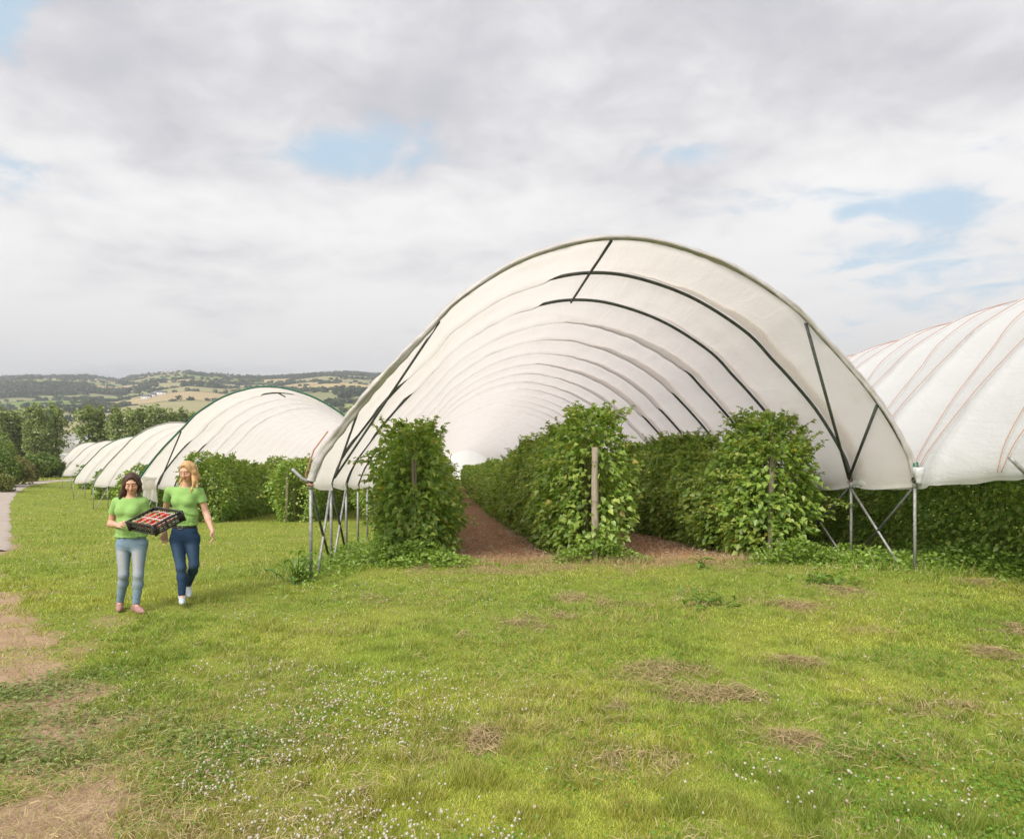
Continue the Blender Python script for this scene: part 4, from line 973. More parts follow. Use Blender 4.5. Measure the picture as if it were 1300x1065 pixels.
def farmhouse(px, py, Y, w, d, h, label, roofc):
    X = (px - 650) / F * Y; g = float(land(np.array(X), np.array(float(Y)))); root = empty('farmhouse', (X, Y, g), label, 'farmhouse', 'farm buildings on the hillside')
    b = MB().box((0, 0, h / 2 - 1), (w / 2, 0, 0), (0, d / 2, 0), (0, 0, h / 2 + 1)); b.build('wall', M['render_white'], root)
    V = np.array([(-w / 2 - .4, -d / 2 - .4, h + .02), (w / 2 + .4, -d / 2 - .4, h + .02), (w / 2 + .4, d / 2 + .4, h + .02), (-w / 2 - .4, d / 2 + .4, h + .02), (-w / 2 - .4, 0, h + d * .42), (w / 2 + .4, 0, h + d * .42)])
    mb = MB(); mb.add(V, [(0, 1, 5, 4), (2, 3, 4, 5), (3, 2, 1, 0)], [(1, 2, 5), (3, 0, 4)]); rf = mb.build('roof', roofc, root)
    MB().box((w * .35, 0, h + d * .42 + .6), (.6, 0, 0), (0, .6, 0), (0, 0, 1.2)).build('chimney', M['render_white'], rf)
    for k in (-.3, 0, .3): MB().box((k * w, -d / 2 - .05, h * .55), (.6, 0, 0), (0, .06, 0), (0, 0, .8)).build('window', M['hoop'], root)
M['render_white'] = mat_plain('white_render', (.75, .73, .70), (.65, .63, .60), .9)
M['slate'] = mat_plain('slate_roof', (.16, .165, .18), (.12, .12, .13), .8)
for (px, w, Y, lb) in ((186, 16, 1250, 'white farmhouse half hidden by trees on the lower hillside'), (194, 12, 1290, 'smaller white farm building next to the farmhouse on the hillside'), (204, 22, 1330, 'long white barn right of the hillside farmhouse')):
    farmhouse(px, 512, Y, w, 8, 4.5, lb, M['slate'])

# ------------------------------------------------------------------ people: one smooth body surface each, dressed in separate garments
class Field:
    """smooth union of tapered limbs and ellipsoids, meshed by surface nets"""
    def __init__(s, lo, hi, h):
        s.lo = np.asarray(lo, float); s.h = h; s.n = np.ceil((np.asarray(hi) - s.lo) / h).astype(int) + 1; s.f = np.full(s.n, .2, np.float32)
    def _box(s, lo, hi):
        a = np.clip(np.floor((lo - s.lo) / s.h).astype(int), 0, s.n - 1); b = np.clip(np.ceil((hi - s.lo) / s.h).astype(int) + 1, 1, s.n)
        g = np.meshgrid(*[s.lo[i] + s.h * np.arange(a[i], b[i]) for i in range(3)], indexing='ij')
        return tuple(slice(a[i], b[i]) for i in range(3)), np.stack(g, -1)
    def _join(s, sl, d, k, sub=False):
        f = s.f[sl]
        if sub: s.f[sl] = np.maximum(f, -d); return
        h = np.maximum(k - np.abs(f - d), 0) / max(k, 1e-6); s.f[sl] = np.minimum(f, d) - h * h * k * .25
    def cap(s, a, b, ra, rb, k=.02, grow=0.0):
        a, b = np.asarray(a, float), np.asarray(b, float); ra, rb = ra + grow, rb + grow; m = max(ra, rb) + k + .03
        sl, P = s._box(np.minimum(a, b) - m, np.maximum(a, b) + m)
        if 0 in P.shape: return
        ab = b - a; t = np.clip(((P - a) @ ab) / max(ab @ ab, 1e-9), 0, 1)
        d = np.linalg.norm(P - a - t[..., None] * ab, axis=-1) - (ra + (rb - ra) * t); s._join(sl, d, k)
    def ell(s, c, r, k=.02, R=None, grow=0.0, sub=False):
        c, r = np.asarray(c, float), np.asarray(r, float) + grow; m = r.max() + k + .03
        sl, P = s._box(c - m, c + m)
        if 0 in P.shape: return
        q = P - c
        if R is not None: q = q @ R            # columns of R are the local axes
        k0 = np.linalg.norm(q / r, axis=-1); k1 = np.linalg.norm(q / (r * r), axis=-1); s._join(sl, k0 * (k0 - 1) / np.maximum(k1, 1e-6), k, sub)
    def cut(s, p, n):
        g = np.meshgrid(*[s.lo[i] + s.h * np.arange(s.n[i]) for i in range(3)], indexing='ij')
        d = sum((g[i] - p[i]) * n[i] for i in range(3)); s.f = np.maximum(s.f, d.astype(np.float32))
    def mesh(s):
        f = s.f; sg = f < 0
        o = [(i, j, k) for i in (0, 1) for j in (0, 1) for k in (0, 1)]
        S8 = [sg[i:s.n[0] - 1 + i, j:s.n[1] - 1 + j, k:s.n[2] - 1 + k] for i, j, k in o]
        cnt = sum(x.astype(np.int8) for x in S8); act = (cnt > 0) & (cnt < 8); ix = np.argwhere(act); idx = np.full(act.shape, -1, np.int64); idx[act] = np.arange(len(ix))
        val = np.stack([f[ix[:, 0] + i, ix[:, 1] + j, ix[:, 2] + k] for i, j, k in o], 1); acc = np.zeros((len(ix), 3)); num = np.zeros(len(ix))
        for a in range(8):
            for ax in range(3):
                if o[a][ax]: continue
                b = a + (4, 2, 1)[ax]; va, vb = val[:, a], val[:, b]; cr = (va < 0) != (vb < 0); t = np.where(cr, va / np.where(cr, va - vb, 1), 0)
                p = np.tile(np.array(o[a], float), (len(ix), 1)); p[:, ax] += t; acc[cr] += p[cr]; num[cr] += 1
        V = s.lo + s.h * (ix + acc / num[:, None]); Q = []
        for ax in range(3):
            u, w = (ax + 1) % 3, (ax + 2) % 3; sl0 = [slice(None)] * 3; sl1 = [slice(None)] * 3; sl0[ax] = slice(0, -1); sl1[ax] = slice(1, None)
            c = np.argwhere(sg[tuple(sl0)] != sg[tuple(sl1)]); c = c[(c[:, u] > 0) & (c[:, w] > 0) & (c[:, u] < s.n[u] - 1) & (c[:, w] < s.n[w] - 1)]
            eu = np.eye(3, dtype=int)[u]; ew = np.eye(3, dtype=int)[w]; q = np.stack([idx[tuple((c - x).T)] for x in (0 * eu, eu, eu + ew, ew)], -1)
            fl = sg[tuple(c.T)]; q[~fl] = q[~fl][:, ::-1]; Q.append(q)
        Q = np.vstack(Q); return V, Q[(Q >= 0).all(1)]
def vnorm(V, Q):
    n = np.cross(V[Q[:, 2]] - V[Q[:, 0]], V[Q[:, 3]] - V[Q[:, 1]]); N = np.zeros_like(V)
    for k in range(4): np.add.at(N, Q[:, k], n)
    return N / (np.linalg.norm(N, axis=1)[:, None] + 1e-12)
def relax(V, Q, it=2):
    for _ in range(it):
        A = np.zeros_like(V); c = np.zeros(len(V))
        for k in range(4):
            np.add.at(A, Q[:, k], V[Q[:, (k + 1) % 4]]); np.add.at(c, Q[:, k], 1)
        V = lerp(V, A / np.maximum(c, 1)[:, None], .45)
    return V
M['skin'] = mat_attr('skin', .5, .05, 400, .35, .12)
M['cotton'] = mat_attr('cotton_shirt', .85, .25, 120, .1, 0, None, .2)
M['denim'] = mat_attr('denim', .85, .35, 260, .1)
M['hair'] = mat_attr('hair', .42, .8, 90, .4, 0, (1, 1, .10))
M['shoe'] = mat_attr('shoe', .7, .2, 150, .2)
M['belt'] = mat_plain('dark_belt', (.02, .018, .016), (.03, .028, .025), .5, 40)
def frame(f, upv=(0, 0, 1)):
    f = np.asarray(f, float); f /= np.linalg.norm(f); r = np.cross(f, upv); r /= np.linalg.norm(r); u = np.cross(r, f)
    return np.stack([r, -f, u], 1)              # local x right (seen from behind), -y forward, z up
class Person:
    def __init__(s, Y0, J, label, look, hair_c, shirt_c, skin_c, group):
        s.Y0 = Y0; s.J = {k: np.array(s.w(*v)) for k, v in J.items()}; s.look = frame(look)
        hp = s.J['hipR'] * .5 + s.J['hipL'] * .5; s.root = empty('person', (hp[0], Y0, float(gz(hp[0], Y0))), label, 'person', group)
        s.org = np.array(s.root.location); s.skin = np.array(skin_c); s.hairc = np.array(hair_c); s.shirtc = np.array(shirt_c)
        P = np.array(list(s.J.values())); s.lo = P.min(0) - (.2, .25, .16); s.hi = P.max(0) + (.2, .25, .24); s.lo[2] = s.org[2] - .05
    def w(s, px, py, dy=0.0): return W(px, py, s.Y0 + dy)
    def hp(s, x, y, z): return s.J['head'] + s.look @ np.array([x, y, z])
    def torso(s, F_, g, hips=True, chest=True):
        J = s.J; sh = J['shL'] - J['shR']; ax = np.array([sh[0], sh[1], 0]); ax /= np.linalg.norm(ax); Rm = np.stack([ax, np.array([-ax[1], ax[0], 0]), [0, 0, 1]], 1)
        s.fw = -Rm[:, 1]
        if chest:
            F_.ell(J['chest'], (.143, .096, .165), .05, Rm, g); F_.ell(J['chest'] + (0, .012, .080), (.150, .072, .070), .05, Rm, g)
            F_.cap(J['shR'] * .93 + J['shL'] * .07, J['shL'] * .93 + J['shR'] * .07, .038, .038, .05, g)
            for q in (-1, 1): F_.ell(J['chest'] + ax * .068 * q + s.fw * .068 + np.array([0, 0, -.005]), (.062, .055, .064), .035, Rm, g)
        F_.ell(J['waist'], (.132, .094, .13), .06, Rm, g)
        if hips:
            hc = (J['hipR'] + J['hipL']) / 2 + np.array([0, 0, .045]); F_.ell(hc, (.153, .106, .115), .05, Rm, g)
            F_.ell(hc + np.array([0, 0, .085]), (.150, .102, .10), .05, Rm, g)
            for q in (-1, 1): F_.ell(hc + ax * .075 * q - s.fw * .055 + np.array([0, 0, -.035]), (.085, .075, .09), .04, Rm, g)
    def legs(s, F_, g):
        J = s.J
        for q in 'RL':
            h, k, a = J['hip' + q], J['knee' + q], J['ank' + q]; F_.cap(h + (0, 0, .01), k, .083, .051, .035, g)
            m = k * .68 + a * .32 - s.fw * -.0; back = -s.fw * .014; F_.cap(k, m + back, .050, .051, .03, g); F_.cap(m + back, a, .051, .035, .03, g)
    def arm(s, F_, q, g, upto=1.0):
        J = s.J; F_.cap(J['sh' + q] + (0, 0, -.006), J['el' + q], .042, .036, .03, g)
        if upto >= 1:
            m = J['el' + q] * .65 + J['wr' + q] * .35; F_.cap(J['el' + q], m, .038, .038, .02, g); F_.cap(m, J['wr' + q], .038, .0245, .02, g)
    def hand(s, F_, wr, d, pn, thumb, curl, L=.17, spreadv=.021, rad=.0083):
        """palm and five fingers: d along the hand, pn palm normal (curl direction), thumb +-1 side"""
        d = np.asarray(d, float); d /= np.linalg.norm(d); pn = np.asarray(pn, float); pn = pn - d * (pn @ d); pn /= np.linalg.norm(pn); sd = np.cross(d, pn) * thumb
        for i in range(4):
            k = wr + d * (.088 - .006 * abs(i - 1.3)) + sd * (.030 - .020 * i); F_.cap(wr + sd * (.014 - .009 * i), k, .017, .0125, .012)
        lens = (.072, .080, .074, .058)
        for i in range(4):
            k = wr + d * (.088 - .006 * abs(i - 1.3)) + sd * (.030 - .020 * i); fd = d + sd * (.10 - .075 * i); fd /= np.linalg.norm(fd); l = lens[i]; c = curl * (1 + .10 * i); p = k; ang = c * .45
            for j, fr in enumerate((.46, .30, .24)):
                dd = fd * math.cos(ang) + pn * math.sin(ang); e = p + dd * l * fr; r0 = rad - .0007 * j; F_.cap(p, e, r0, r0 - .0006, .004); p = e; ang += c * .75
        t0 = wr + d * .025 + sd * .026 + pn * .006; t1 = t0 + (d * .55 + sd * .75 + pn * .35) * .042; t2 = t1 + (d * .85 + sd * .30 + pn * .4) * .032
        F_.cap(t0, t1, .0135, .0105, .012); F_.cap(t1, t2, .0105, .008, .004)
    def foot(s, F_, q, g, toe=None):
        J = s.J; a, t = J['ank' + q], J['toe' + q]; hl = a - (t - a) * np.array([1, 1, 0]) * .28; hl = hl + (0, 0, -.045); z = min(t[2], hl[2])
        F_.cap(a, hl * .6 + a * .4 , .033, .029, .02, g); F_.cap(hl, t * .72 + hl * .28, .026, .028, .02, g); F_.cap(t * .72 + hl * .28, t, .028, .015, .02, g); F_.cap(a, t * .6 + hl * .4 + (0, 0, .008), .032, .021, .02, g)
    def head(s, F_):
        R_ = s.look; E = lambda c, r, k=.02: F_.ell(s.hp(*c), r, k, R_)
        E((0, .018, .028), (.0735, .092, .088)); E((0, -.012, -.04), (.055, .069, .075), .03); E((0, -.050, -.088), (.026, .026, .022), .025)
        E((0, -.066, .030), (.05, .02, .02), .02)
        for q in (-1, 1):
            E((q * .036, -.060, -.030), (.026, .022, .026), .02); E((q * .0305, -.0735, .004), (.0135, .0105, .0095), .004); E((q * .0735, .012, -.008), (.010, .018, .030), .006)
            E((q * .012, -.094, -.035), (.009, .009, .007), .006)
        F_.cap(s.hp(0, -.080, .012), s.hp(0, -.100, -.030), .0085, .0125, .010)
        E((0, -.084, -.058), (.021, .008, .0055), .005); E((0, -.083, -.067), (.018, .009, .006), .005)
        F_.cap(s.J['neck'] + (0, .01, -.02), s.hp(0, .02, -.06), .053, .047, .03)
    def body(s, hands, h=.0045):
        F_ = Field(s.lo, s.hi, h); s.torso(F_, -.006); s.legs(F_, -.006); s.head(F_)
        for q in 'RL':
            s.arm(F_, q, 0); s.foot(F_, q, -.006)
        for a in hands: s.hand(F_, *a)
        V, Q = F_.mesh(); V = relax(V, Q, 1); N = vnorm(V, Q)
        L = (V - s.J['head']) @ s.look; c = np.tile(s.skin, (len(V), 1)) * (.96 + .08 * fbm(V[:, 0] * 30, V[:, 2] * 30, 3)[:, None])
        hd = np.linalg.norm(L, axis=1) < .16; fr = hd & (L[:, 1] < -.045)
        lip = fr & (np.abs(L[:, 0]) < .022 - .4 * np.abs(L[:, 2] + .062)) & (np.abs(L[:, 2] + .062) < .0105); c[lip] = s.skin * (.92, .50, .52)
        brow = fr & (np.abs(np.abs(L[:, 0]) - .031) < .019) & (np.abs(L[:, 2] - .027 + .25 * np.abs(np.abs(L[:, 0]) - .028)) < .0035); c[brow] = s.hairc * .7
        lash = fr & (np.abs(np.abs(L[:, 0]) - .0305) < .0155) & (np.abs(L[:, 2] + .0025) < .0026); c[lash] = (.035, .022, .018)
        lid = fr & (np.abs(np.abs(L[:, 0]) - .0305) < .017) & (np.abs(L[:, 2] - .007) < .0065); c[lid] = s.skin * (.97, .92, .90)
        ck = fr & ~lip & (((np.abs(L[:, 0]) - .040) / .02) ** 2 + ((L[:, 2] + .028) / .02) ** 2 < 1); c[ck] *= (1.02, .90, .88)
        link('body', raw_mesh('body', V - s.org, [Q], True, c), M['skin'], s.root)
    def shirt(s, hem, sleeve, neck_r=.075, h=.006):
        F_ = Field(s.lo, s.hi, h); g = .010; s.torso(F_, g, True); J = s.J; s.torso(F_, .019, True, False)
        F_.cut(np.array([0, 0, hem]), (0, 0, -1))
        for q in 'RL':
            d = J['el' + q] - J['sh' + q]; L = np.linalg.norm(d); d /= L; e = J['sh' + q] + d * L * sleeve
            F_.cap(J['sh' + q] + (0, 0, -.006), e, .043, .047, .03, .008)
            # open, square-cut sleeve
            sl, P = F_._box(e - .09, e + .09); dd = (P - e) @ d; rr_ = np.linalg.norm(P - e - dd[..., None] * d, axis=-1); F_.f[sl] = np.where((rr_ < .075) & (dd > -.01), np.maximum(F_.f[sl], dd), F_.f[sl])
        F_.ell(J['neck'] + np.array([0, 0, .030]) + s.fw * .022, (neck_r, neck_r * .95, .058), 0, None, 0, True)
        V, Q = F_.mesh(); N = vnorm(V, Q); z = V[:, 2] - hem
        az = np.arctan2(V[:, 1] - J['waist'][1], V[:, 0] - J['waist'][0])
        fo = (fbm(V[:, 0] * 5 + 3, V[:, 2] * 17 + V[:, 0] * 6, 5, 3) - .5) * .036 * sstep(.44, .12, z) + (fbm(az * 4, V[:, 2] * 7, 6, 3) - .5) * .022 * sstep(.25, .0, z) + (fbm(V[:, 0] * 16, V[:, 2] * 16, 8, 3) - .5) * .008
        V = V + N * fo[:, None]; V = relax(V, Q, 1); c = np.tile(s.shirtc, (len(V), 1)) * (.95 + .1 * fbm(V[:, 0] * 9, V[:, 2] * 9, 4)[:, None])
        link('t_shirt', raw_mesh('t_shirt', V - s.org, [Q], True, c), M['cotton'], s.root)
    def jeans(s, top, base, wash, wear, h=.006):
        F_ = Field(s.lo, s.hi, h); s.torso(F_, .003, True, False); s.legs(F_, .004); J = s.J
        F_.cut(np.array([0, 0, top]), (0, 0, 1))
        for q in 'RL':
            d = J['ank' + q] - J['knee' + q]; L = np.linalg.norm(d); d /= L; e = J['ank' + q] - d * .015
            sl, P = F_._box(e - .10, e + .10); dd = (P - e) @ d; F_.f[sl] = np.where(np.linalg.norm(P - e, axis=-1) < .085, np.maximum(F_.f[sl], dd), F_.f[sl])
        V, Q = F_.mesh(); N = vnorm(V, Q); dk = np.minimum(*[np.abs(V[:, 2] - J['knee' + q][2]) + 2 * np.hypot(V[:, 0] - J['knee' + q][0], 0) for q in 'RL']); da = np.minimum(*[np.abs(V[:, 2] - J['ank' + q][2] - .05) + np.abs(V[:, 0] - J['ank' + q][0]) for q in 'RL'])
        dc = np.abs(V[:, 2] - J['hipR'][2]); cre = .8 * np.exp(-(dk / .10) ** 2) + np.exp(-(da / .10) ** 2) * 1.0 + .8 * np.exp(-(dc / .07) ** 2) + .15
        V = V + N * ((fbm(V[:, 0] * 6, V[:, 2] * 62 + V[:, 0] * 22, 5, 3) - .5) * .009 * cre)[:, None]; V = relax(V, Q, 1)
        # faded panels down the front of the thighs, darker seams at the sides and inseam
        t = np.zeros(len(V))
        for q in 'RL':
            h_, k_, a_ = J['hip' + q], J['knee' + q], J['ank' + q]; u = np.clip((h_[2] - V[:, 2]) / (h_[2] - k_[2]), -.4, 2); cx_ = np.where(u < 1, lerp(h_[0], k_[0], u), lerp(k_[0], a_[0], u - 1)); t = np.maximum(t, np.exp(-((V[:, 0] - cx_) / .052) ** 2) * sstep(-.05, .25, u) * sstep(1.9, .5, u) * (N[:, 1] < .1))
        c = lerp(np.array(base), np.array(wash), (t * wear)[:, None]) * (.88 + .24 * fbm(V[:, 0] * 22, V[:, 2] * 8, 9)[:, None])
        link('jeans', raw_mesh('jeans', V - s.org, [Q], True, c), M['denim'], s.root)
    def shoes(s, col, h=.0045, sole=(.55, .52, .48)):
        for q in 'RL':
            J = s.J; a, t = J['ank' + q], J['toe' + q]; F_ = Field(np.minimum(a, t) - .14, np.maximum(a, t) + .14, h); s.foot(F_, q, .006); F_.cut(a + (0, 0, .012), (0, 0, 1))
            F_.ell(a + (t - a) * .22 + (0, 0, .03), (.038, .045, .03), 0, None, 0, True)
            V, Q = F_.mesh(); zb = V[:, 2].min(); c = np.tile(np.array(col), (len(V), 1)) * (.92 + .16 * fbm(V[:, 0] * 40, V[:, 1] * 40, 4)[:, None])
            c[V[:, 2] < zb + .012] = sole
            link('shoe', raw_mesh('shoe', V - s.org, [Q], True, c), M['shoe'], s.root)
    def hair(s, locks, h=.0045):
        P = np.array([p for l in locks for p in l[0]]); F_ = Field(np.minimum(P.min(0), s.J['head'] - .12) - .09, np.maximum(P.max(0), s.J['head'] + .12) + .09, h); R_ = s.look
        F_.ell(s.hp(0, .022, .034), (.0785, .097, .090), .02, R_)
        for q in (-1, 1): F_.cap(s.hp(q * .012, -.062, .098), s.hp(q * .080, -.018, -.02), .010, .013, .02)
        for pts, r in locks:
            r = np.broadcast_to(r, (len(pts),))
            for i in range(len(pts) - 1): F_.cap(pts[i], pts[i + 1], r[i], r[i + 1], .03)
        F_.ell(s.hp(0, -.094, -.020), (.058, .062, .112), 0, R_, 0, True)
        F_.ell(s.hp(0, -.10, -.15), (.050, .085, .09), 0, R_, 0, True)
        V, Q = F_.mesh(); N = vnorm(V, Q); L = (V - s.J['head']) @ R_; th = np.arctan2(L[:, 0], L[:, 1] + .02)
        V = V + N * ((fbm(th * 9, V[:, 2] * 2.5, 7, 4) - .5) * .010)[:, None]; V = relax(V, Q, 1)
        st = fbm(th * 40, V[:, 2] * 3, 12, 3)[:, None]; c = s.hairc * (.35 + 1.3 * st); link('hair', raw_mesh('hair', V - s.org, [Q], True, c), M['hair'], s.root)
    def belt(s, z, w=.034):
        J = s.J; c = (J['hipR'] + J['hipL']) / 2; F_ = Field(np.array([s.lo[0], s.lo[1], z - .06]), np.array([s.hi[0], s.hi[1], z + .06]), .006); s.torso(F_, .010, True, False)
        F_.cut(np.array([0, 0, z + w / 2]), (0, 0, 1)); F_.cut(np.array([0, 0, z - w / 2]), (0, 0, -1)); V, Q = F_.mesh()
        b = link('belt', raw_mesh('belt', V - s.org, [Q], True), M['belt'], s.root)
        y0 = V[:, 1].min(); x0 = c[0]
        bk = MB()
        for P_ in ([(-.026, 0, -.02), (.026, 0, -.02)], [(.026, 0, -.02), (.026, 0, .02)], [(.026, 0, .02), (-.026, 0, .02)], [(-.026, 0, .02), (-.026, 0, -.02)]): bk.tube(np.array(P_) + (x0, y0 - .004, z), .004, 6)
        bk.build('buckle', M['steel'], b, s.org)

GRP = 'women walking across the meadow'
# --- dark haired woman carrying the crate
A = Person(8.10, dict(head=(167.5, 613.5, -.05), neck=(166, 630.5, .0), shR=(147.5, 636.5, .02), shL=(183, 636.5, .03), elR=(140.5, 665, .07), elL=(187.5, 663, .08), wrR=(150, 666.5, -.22), wrL=(191, 664, -.12),
       chest=(165, 647.5, .0), waist=(166, 668, .0), hipR=(157, 693, 0), hipL=(177, 693, 0), kneeR=(157, 729, -.04), kneeL=(175.5, 729.5, -.07), ankR=(152, 765, .05), ankL=(172.5, 768, -.06), toeR=(151.5, 774, -.10), toeL=(182, 776.5, -.18)),
       'dark haired woman in a lime T-shirt and pale washed jeans carrying the strawberry crate', (.34, -.86, -.34), (.060, .028, .018), (.27, .46, .135), (.62, .36, .25), GRP)
CR_A = W(160.5, 661.7, 7.72)                      # near left top corner of the crate
cL = np.array([.181, .268, .134]); cS = np.array([.446, -.30, -.0175]); CL, CS = .35, .54
cL /= np.linalg.norm(cL); cS = cS - cL * (cS @ cL); cS /= np.linalg.norm(cS); cN = np.cross(cS, cL)
def crp(l, s_, n=0.0): return CR_A + cL * l + cS * s_ + cN * n
gr = crp(-.012, .045, -.01); wr_ = A.J['wrR']; dr_ = gr - wr_
A.J['wrL'] = crp(.30, -.07, -.10)
A.body([(A.J['wrR'], dr_, cN * -1 + cL * .6, 1, .75, .17), (A.J['wrL'], cL * .55 + cS * .8 - cN * .25, cN, -1, .5, .17)])
A.shirt(W(166, 681, 8.1)[2], .52)
A.jeans(W(166, 676, 8.1)[2], (.20, .29, .37), (.42, .42, .43), .95)
A.shoes((.38, .21, .195))
hA = A.hp
A.hair([([hA(.066, .03, .05), hA(.080, .025, -.02), hA(.082, .02, -.09), A.w(155.5, 626, -.03), A.w(152.5, 632, -.05)], (.024, .026, .030, .032, .020)),
        ([hA(.05, .075, .02), hA(.066, .07, -.08), A.w(157, 629, .07)], (.042, .042, .030)), ([hA(-.03, .08, .02), hA(-.04, .08, -.10), A.w(168, 629, .10)], (.046, .042, .028)),
        ([hA(-.066, .03, .05), hA(-.079, .02, -.02), hA(-.078, .01, -.09), A.w(175.5, 629, -.04)], (.020, .020, .020, .013))])
# --- blonde woman walking beside her
B = Person(8.45, dict(head=(237.5, 598, -.05), neck=(236, 616.5, .0), shR=(214.5, 623, .02), shL=(254, 624, .02), elR=(210, 650.5, .09), elL=(261.5, 651, .06), wrR=(209.3, 676.5, .02), wrL=(269.5, 674, -.06),
       chest=(234.5, 635.5, .0), waist=(234, 655, .0), hipR=(224.5, 686, 0), hipL=(244, 686, .02), kneeR=(230, 720.5, -.12), kneeL=(246.5, 717, -.05), ankR=(231, 757, -.12), ankL=(238.8, 742, .28), toeR=(231.5, 765.2, -.30), toeL=(240.5, 756.5, .17)),
       'blonde woman in a lime T-shirt and dark blue jeans, arms hanging loose', (-.10, -.93, -.34), (.56, .34, .15), (.27, .46, .135), (.66, .39, .28), GRP)
B.body([(B.J['wrR'], (.02, -.18, -1), (.5, -.4, 0), 1, .95, .17), (B.J['wrL'], (.22, -.30, -1), (-.55, -.3, 0), -1, .55, .17)])
B.shirt(W(234, 666.5, 8.45)[2], .48)
B.jeans(W(234, 662, 8.45)[2], (.030, .060, .125), (.085, .145, .235), .9)
B.belt(W(234, 668, 8.45)[2])
B.shoes((.52, .58, .60))
hB = B.hp
B.hair([([hB(.066, .03, .05), hB(.079, .015, -.02), hB(.081, .01, -.09), B.w(227.5, 613, -.02)], (.022, .022, .022, .012)), ([hB(.05, .075, .02), hB(.055, .075, -.11), B.w(230, 618, .08)], (.044, .040, .026)),
        ([hB(-.045, .07, .02), hB(-.055, .07, -.11), B.w(246, 617, .06)], (.044, .042, .030)), ([hB(-.066, .03, .05), hB(-.080, .01, -.02), hB(-.085, -.005, -.09), B.w(248, 613, -.06), B.w(250.5, 618, -.09)], (.022, .024, .026, .024, .010)),
        ([hB(-.070, -.02, -.06), B.w(246, 611, -.10), B.w(243.8, 621, -.13), B.w(242.8, 626, -.13)], (.016, .015, .010, .005))])

# ------------------------------------------------------------------ black fruit crate with punnets of strawberries
M['crate'] = mat_plain('black_plastic', (.016, .015, .016), (.028, .026, .027), .42, 30)
def make_crate():
    root = empty('fruit_crate', crp(CL / 2, CS / 2, -.115), 'black slatted plastic crate of strawberries held tilted by the dark haired woman', 'crate'); o = np.array(root.location); D = .115
    def bar(mb, a, b, w, t, out):
        a, b = np.asarray(a), np.asarray(b); d = b - a; n = np.cross(d, out); n /= np.linalg.norm(n); mb.box((a + b) / 2, d / 2, n * w / 2, out * t / 2)
    base = MB()
    for k in range(9): bar(base, crp(.01, .02 + k * (CS - .04) / 8, -D), crp(CL - .01, .02 + k * (CS - .04) / 8, -D), .022, .006, cN)
    for k in range(5): bar(base, crp(.02 + k * (CL - .04) / 4, .01, -D + .005), crp(.02 + k * (CL - .04) / 4, CS - .01, -D + .005), .02, .006, cN)
    base.build('base', M['crate'], root, o)
    def side(p, d, L, out, name):
        mb = MB(); q = lambda u, n: p + d * u + cN * n
        bar(mb, q(0, -.008), q(L, -.008), .022, .016, out); bar(mb, q(0, -D + .008), q(L, -D + .008), .02, .009, out)
        bar(mb, q(.02, -.058), q(L - .02, -.058), .007, .005, out)
        m = int(L / .045)
        for i in range(1, m):
            u = L * i / m; bar(mb, q(u, -.02), q(u, -D + .015), .007 if i % 3 else .020, .006, out)
        mb.build(name, M['crate'], root, o)
    side(crp(0, 0), cL, CL, -cS, 'short_side'); side(crp(0, CS), cL, CL, cS, 'short_side')
    side(crp(0, 0), cS, CS, -cL, 'long_side'); side(crp(CL, 0), cS, CS, cL, 'long_side')
    for l in (0, CL):
        for q in (0, CS):
            mb = MB(); mb.box(crp(l, q, -D / 2 - .002), cL * .013, cS * .013, cN * (D / 2 + .004)); a = 1 if l == 0 else -1; b = 1 if q == 0 else -1
            mb.box(crp(l + a * .026, q, -D / 2), cL * .012, cS * .006, cN * D * .48); mb.box(crp(l, q + b * .026, -D / 2), cL * .006, cS * .012, cN * D * .48); mb.build('corner_post', M['crate'], root, o)
    return root
make_crate()
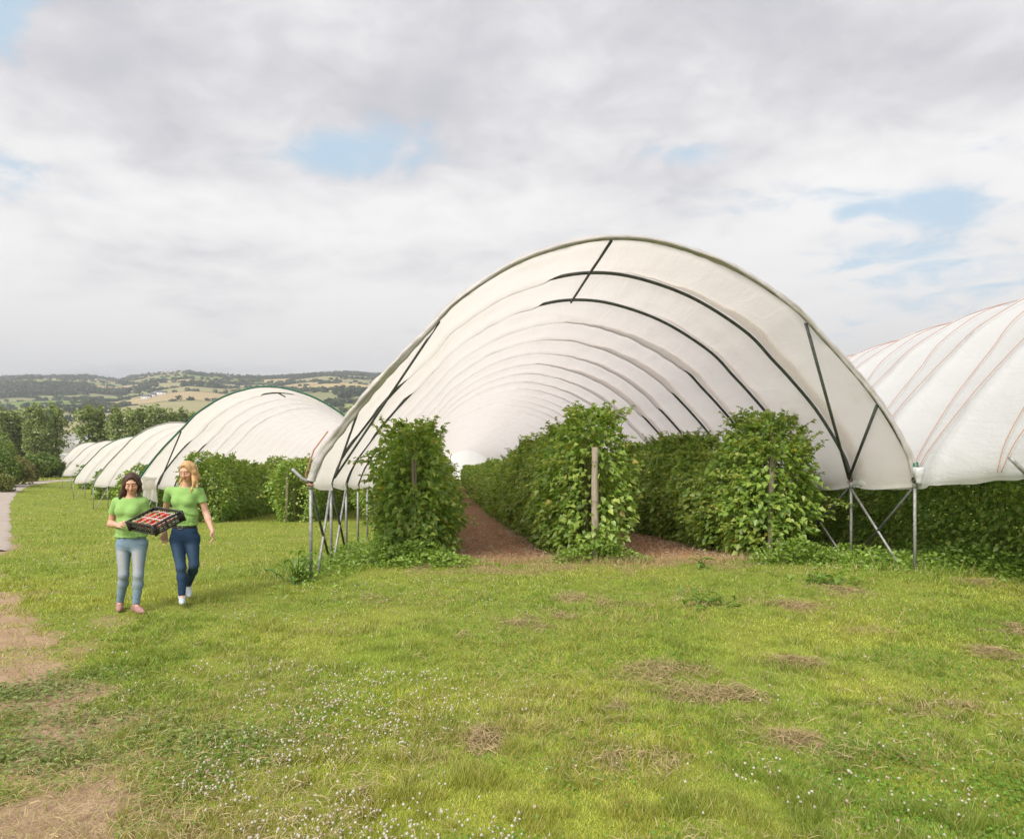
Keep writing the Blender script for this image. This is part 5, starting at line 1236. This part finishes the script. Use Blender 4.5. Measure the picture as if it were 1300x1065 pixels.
def make_punnets():
    m, t = mat_new('clear_punnet_plastic'); o = t.n('ShaderNodeOutputMaterial'); tr = t.n('ShaderNodeBsdfTransparent'); g = t.n('ShaderNodeBsdfPrincipled'); g.inputs['Base Color'].default_value = (.85, .85, .85, 1); g.inputs['Roughness'].default_value = .15
    mx = t.n('ShaderNodeMixShader'); mx.inputs[0].default_value = .16; t.put(mx.inputs[1], tr.outputs[0]); t.put(mx.inputs[2], g.outputs[0]); t.put(o.inputs[0], mx.outputs[0])
    rim_m = mat_plain('punnet_rim', (.74, .70, .68), (.66, .60, .58), .3, 20)
    Rm = np.stack([cL, -cS, cN], 1); import mathutils; rot = mathutils.Matrix(Rm.tolist()).to_euler()
    n_l, n_s = 2, 4; pl, ps, ph = .150, .122, .070
    # one punnet in its own axes
    def basin():
        V, q = [], []; lv = ((.90, 0.0), (.97, .03), (1.0, ph)); k = 0
        for sc_, z in lv:
            for cx_, cy_, a0 in ((1, 1, 0), (-1, 1, 90), (-1, -1, 180), (1, -1, 270)):
                for a in (0, 30, 60, 90):
                    an = math.radians(a0 + a); V.append(((cx_ * (pl / 2 - .02) + .02 * math.cos(an)) * sc_, (cy_ * (ps / 2 - .02) + .02 * math.sin(an)) * sc_, z))
        for l in range(2): q += [(l * 16 + j, l * 16 + (j + 1) % 16, l * 16 + 16 + (j + 1) % 16, l * 16 + 16 + j) for j in range(16)]
        V.append((0, 0, 0)); tr = [(48, (j + 1) % 16, j) for j in range(16)]; mb = MB(); mb.add(np.array(V), q, tr); return mb, np.array(V[32:48])
    bm, ringv = basin(); rim = MB().tube(np.vstack([ringv, ringv[:1]]), .0035, 6, False)
    b0, r0_ = None, None
    # one berry
    mb = MB(); nr, ns = 8, 10; rr = np.random.default_rng(4); V, c = [], []
    for i in range(nr):
        v = i / (nr - 1); rad = .0165 * math.sin(math.pi * min(1, .12 + v * .80)) ** .75 * (1.05 - .35 * v) if i < nr - 1 else .002
        for j in range(ns):
            a = 2 * math.pi * j / ns; V.append((rad * math.cos(a), rad * math.sin(a), .014 - .036 * v)); c.append((.58, .035, .022) if i else (.16, .24, .04))
    q = [(i * ns + j, i * ns + (j + 1) % ns, (i + 1) * ns + (j + 1) % ns, (i + 1) * ns + j) for i in range(nr - 1) for j in range(ns)]; mb.add(np.array(V), q, None, np.array(c))
    cal = []
    for j in range(6):
        a = j * math.pi / 3; k = len(V); V2 = [(0, 0, .0165), (.009 * math.cos(a - .35), .009 * math.sin(a - .35), .0165), (.017 * math.cos(a), .017 * math.sin(a), .012), (.009 * math.cos(a + .35), .009 * math.sin(a + .35), .0165)]; mb.add(np.array(V2), [(0, 1, 2, 3)], None, (.13, .24, .04))
    berry_me = raw_mesh('strawberry', np.vstack(mb.v), [np.vstack(mb.q)], True, np.vstack(mb.c)); berry_me.materials.append(mat_attr('strawberry_skin', .3, .3, 900, .5))
    rows = ('nearest her right hand', 'second from her right hand', 'third from her right hand', 'furthest from her right hand'); sides = ('left-hand', 'right-hand')
    for i in range(n_l):
        for j in range(n_s):
            p = crp(.022 + pl / 2 + i * (pl + .004), .020 + ps / 2 + j * (ps + .004), -.105); nm = 'punnet of strawberries %s, %s long side of crate' % (rows[j], ('front', 'back')[i])
            if b0 is None:
                r_ = empty('punnet', p, nm, 'punnet', 'strawberry punnets in the crate'); b0 = bm.build('basin', m, r_); r0_ = rim.build('rim', rim_m, r_)
            else:
                r_ = empty('punnet', p, nm, 'punnet', 'strawberry punnets in the crate')
                for src in (b0, r0_): cpy = src.copy(); COL.objects.link(cpy); cpy.parent = r_
            r_.rotation_euler = rot
            for k in range(13):
                gx, gy = (k // 3 - 1.5) * .036, (k % 3 - 1) * .035
                lay = .052
                if k == 12: gx, gy, lay = .012, .0, .072
                loc = p + cL * (gx + rr.normal() * .004) - cS * (gy + rr.normal() * .004) + cN * (lay + rr.uniform(-.003, .010)); s_ = bpy.data.objects.new('strawberry', berry_me); COL.objects.link(s_); s_.location = loc
                s_.rotation_euler = tuple(rr.uniform(-1.5, 1.5, 2)) + (rr.uniform(0, 6.28),); q_ = rr.uniform(.95, 1.25); s_.scale = (q_, q_, q_)
                tag(s_, 'ripe red strawberry lying in a clear punnet in the black crate', 'strawberry', 'strawberries in the black crate')
make_punnets()

# ------------------------------------------------------------------ the air between here and the hills
def make_haze():
    m, t = mat_new('summer_haze'); o = t.n('ShaderNodeOutputMaterial'); v = t.n('ShaderNodeVolumePrincipled')
    v.inputs['Color'].default_value = (.90, .945, 1, 1); v.inputs['Density'].default_value = .00026; v.inputs['Anisotropy'].default_value = .3
    t.put(o.inputs['Volume'], v.outputs[0])
    o_ = MB().box((0, 400, 215), (7000, 0, 0), (0, 7500, 0), (0, 0, 235)).build('haze', m); kind(o_, 'stuff')
make_haze()
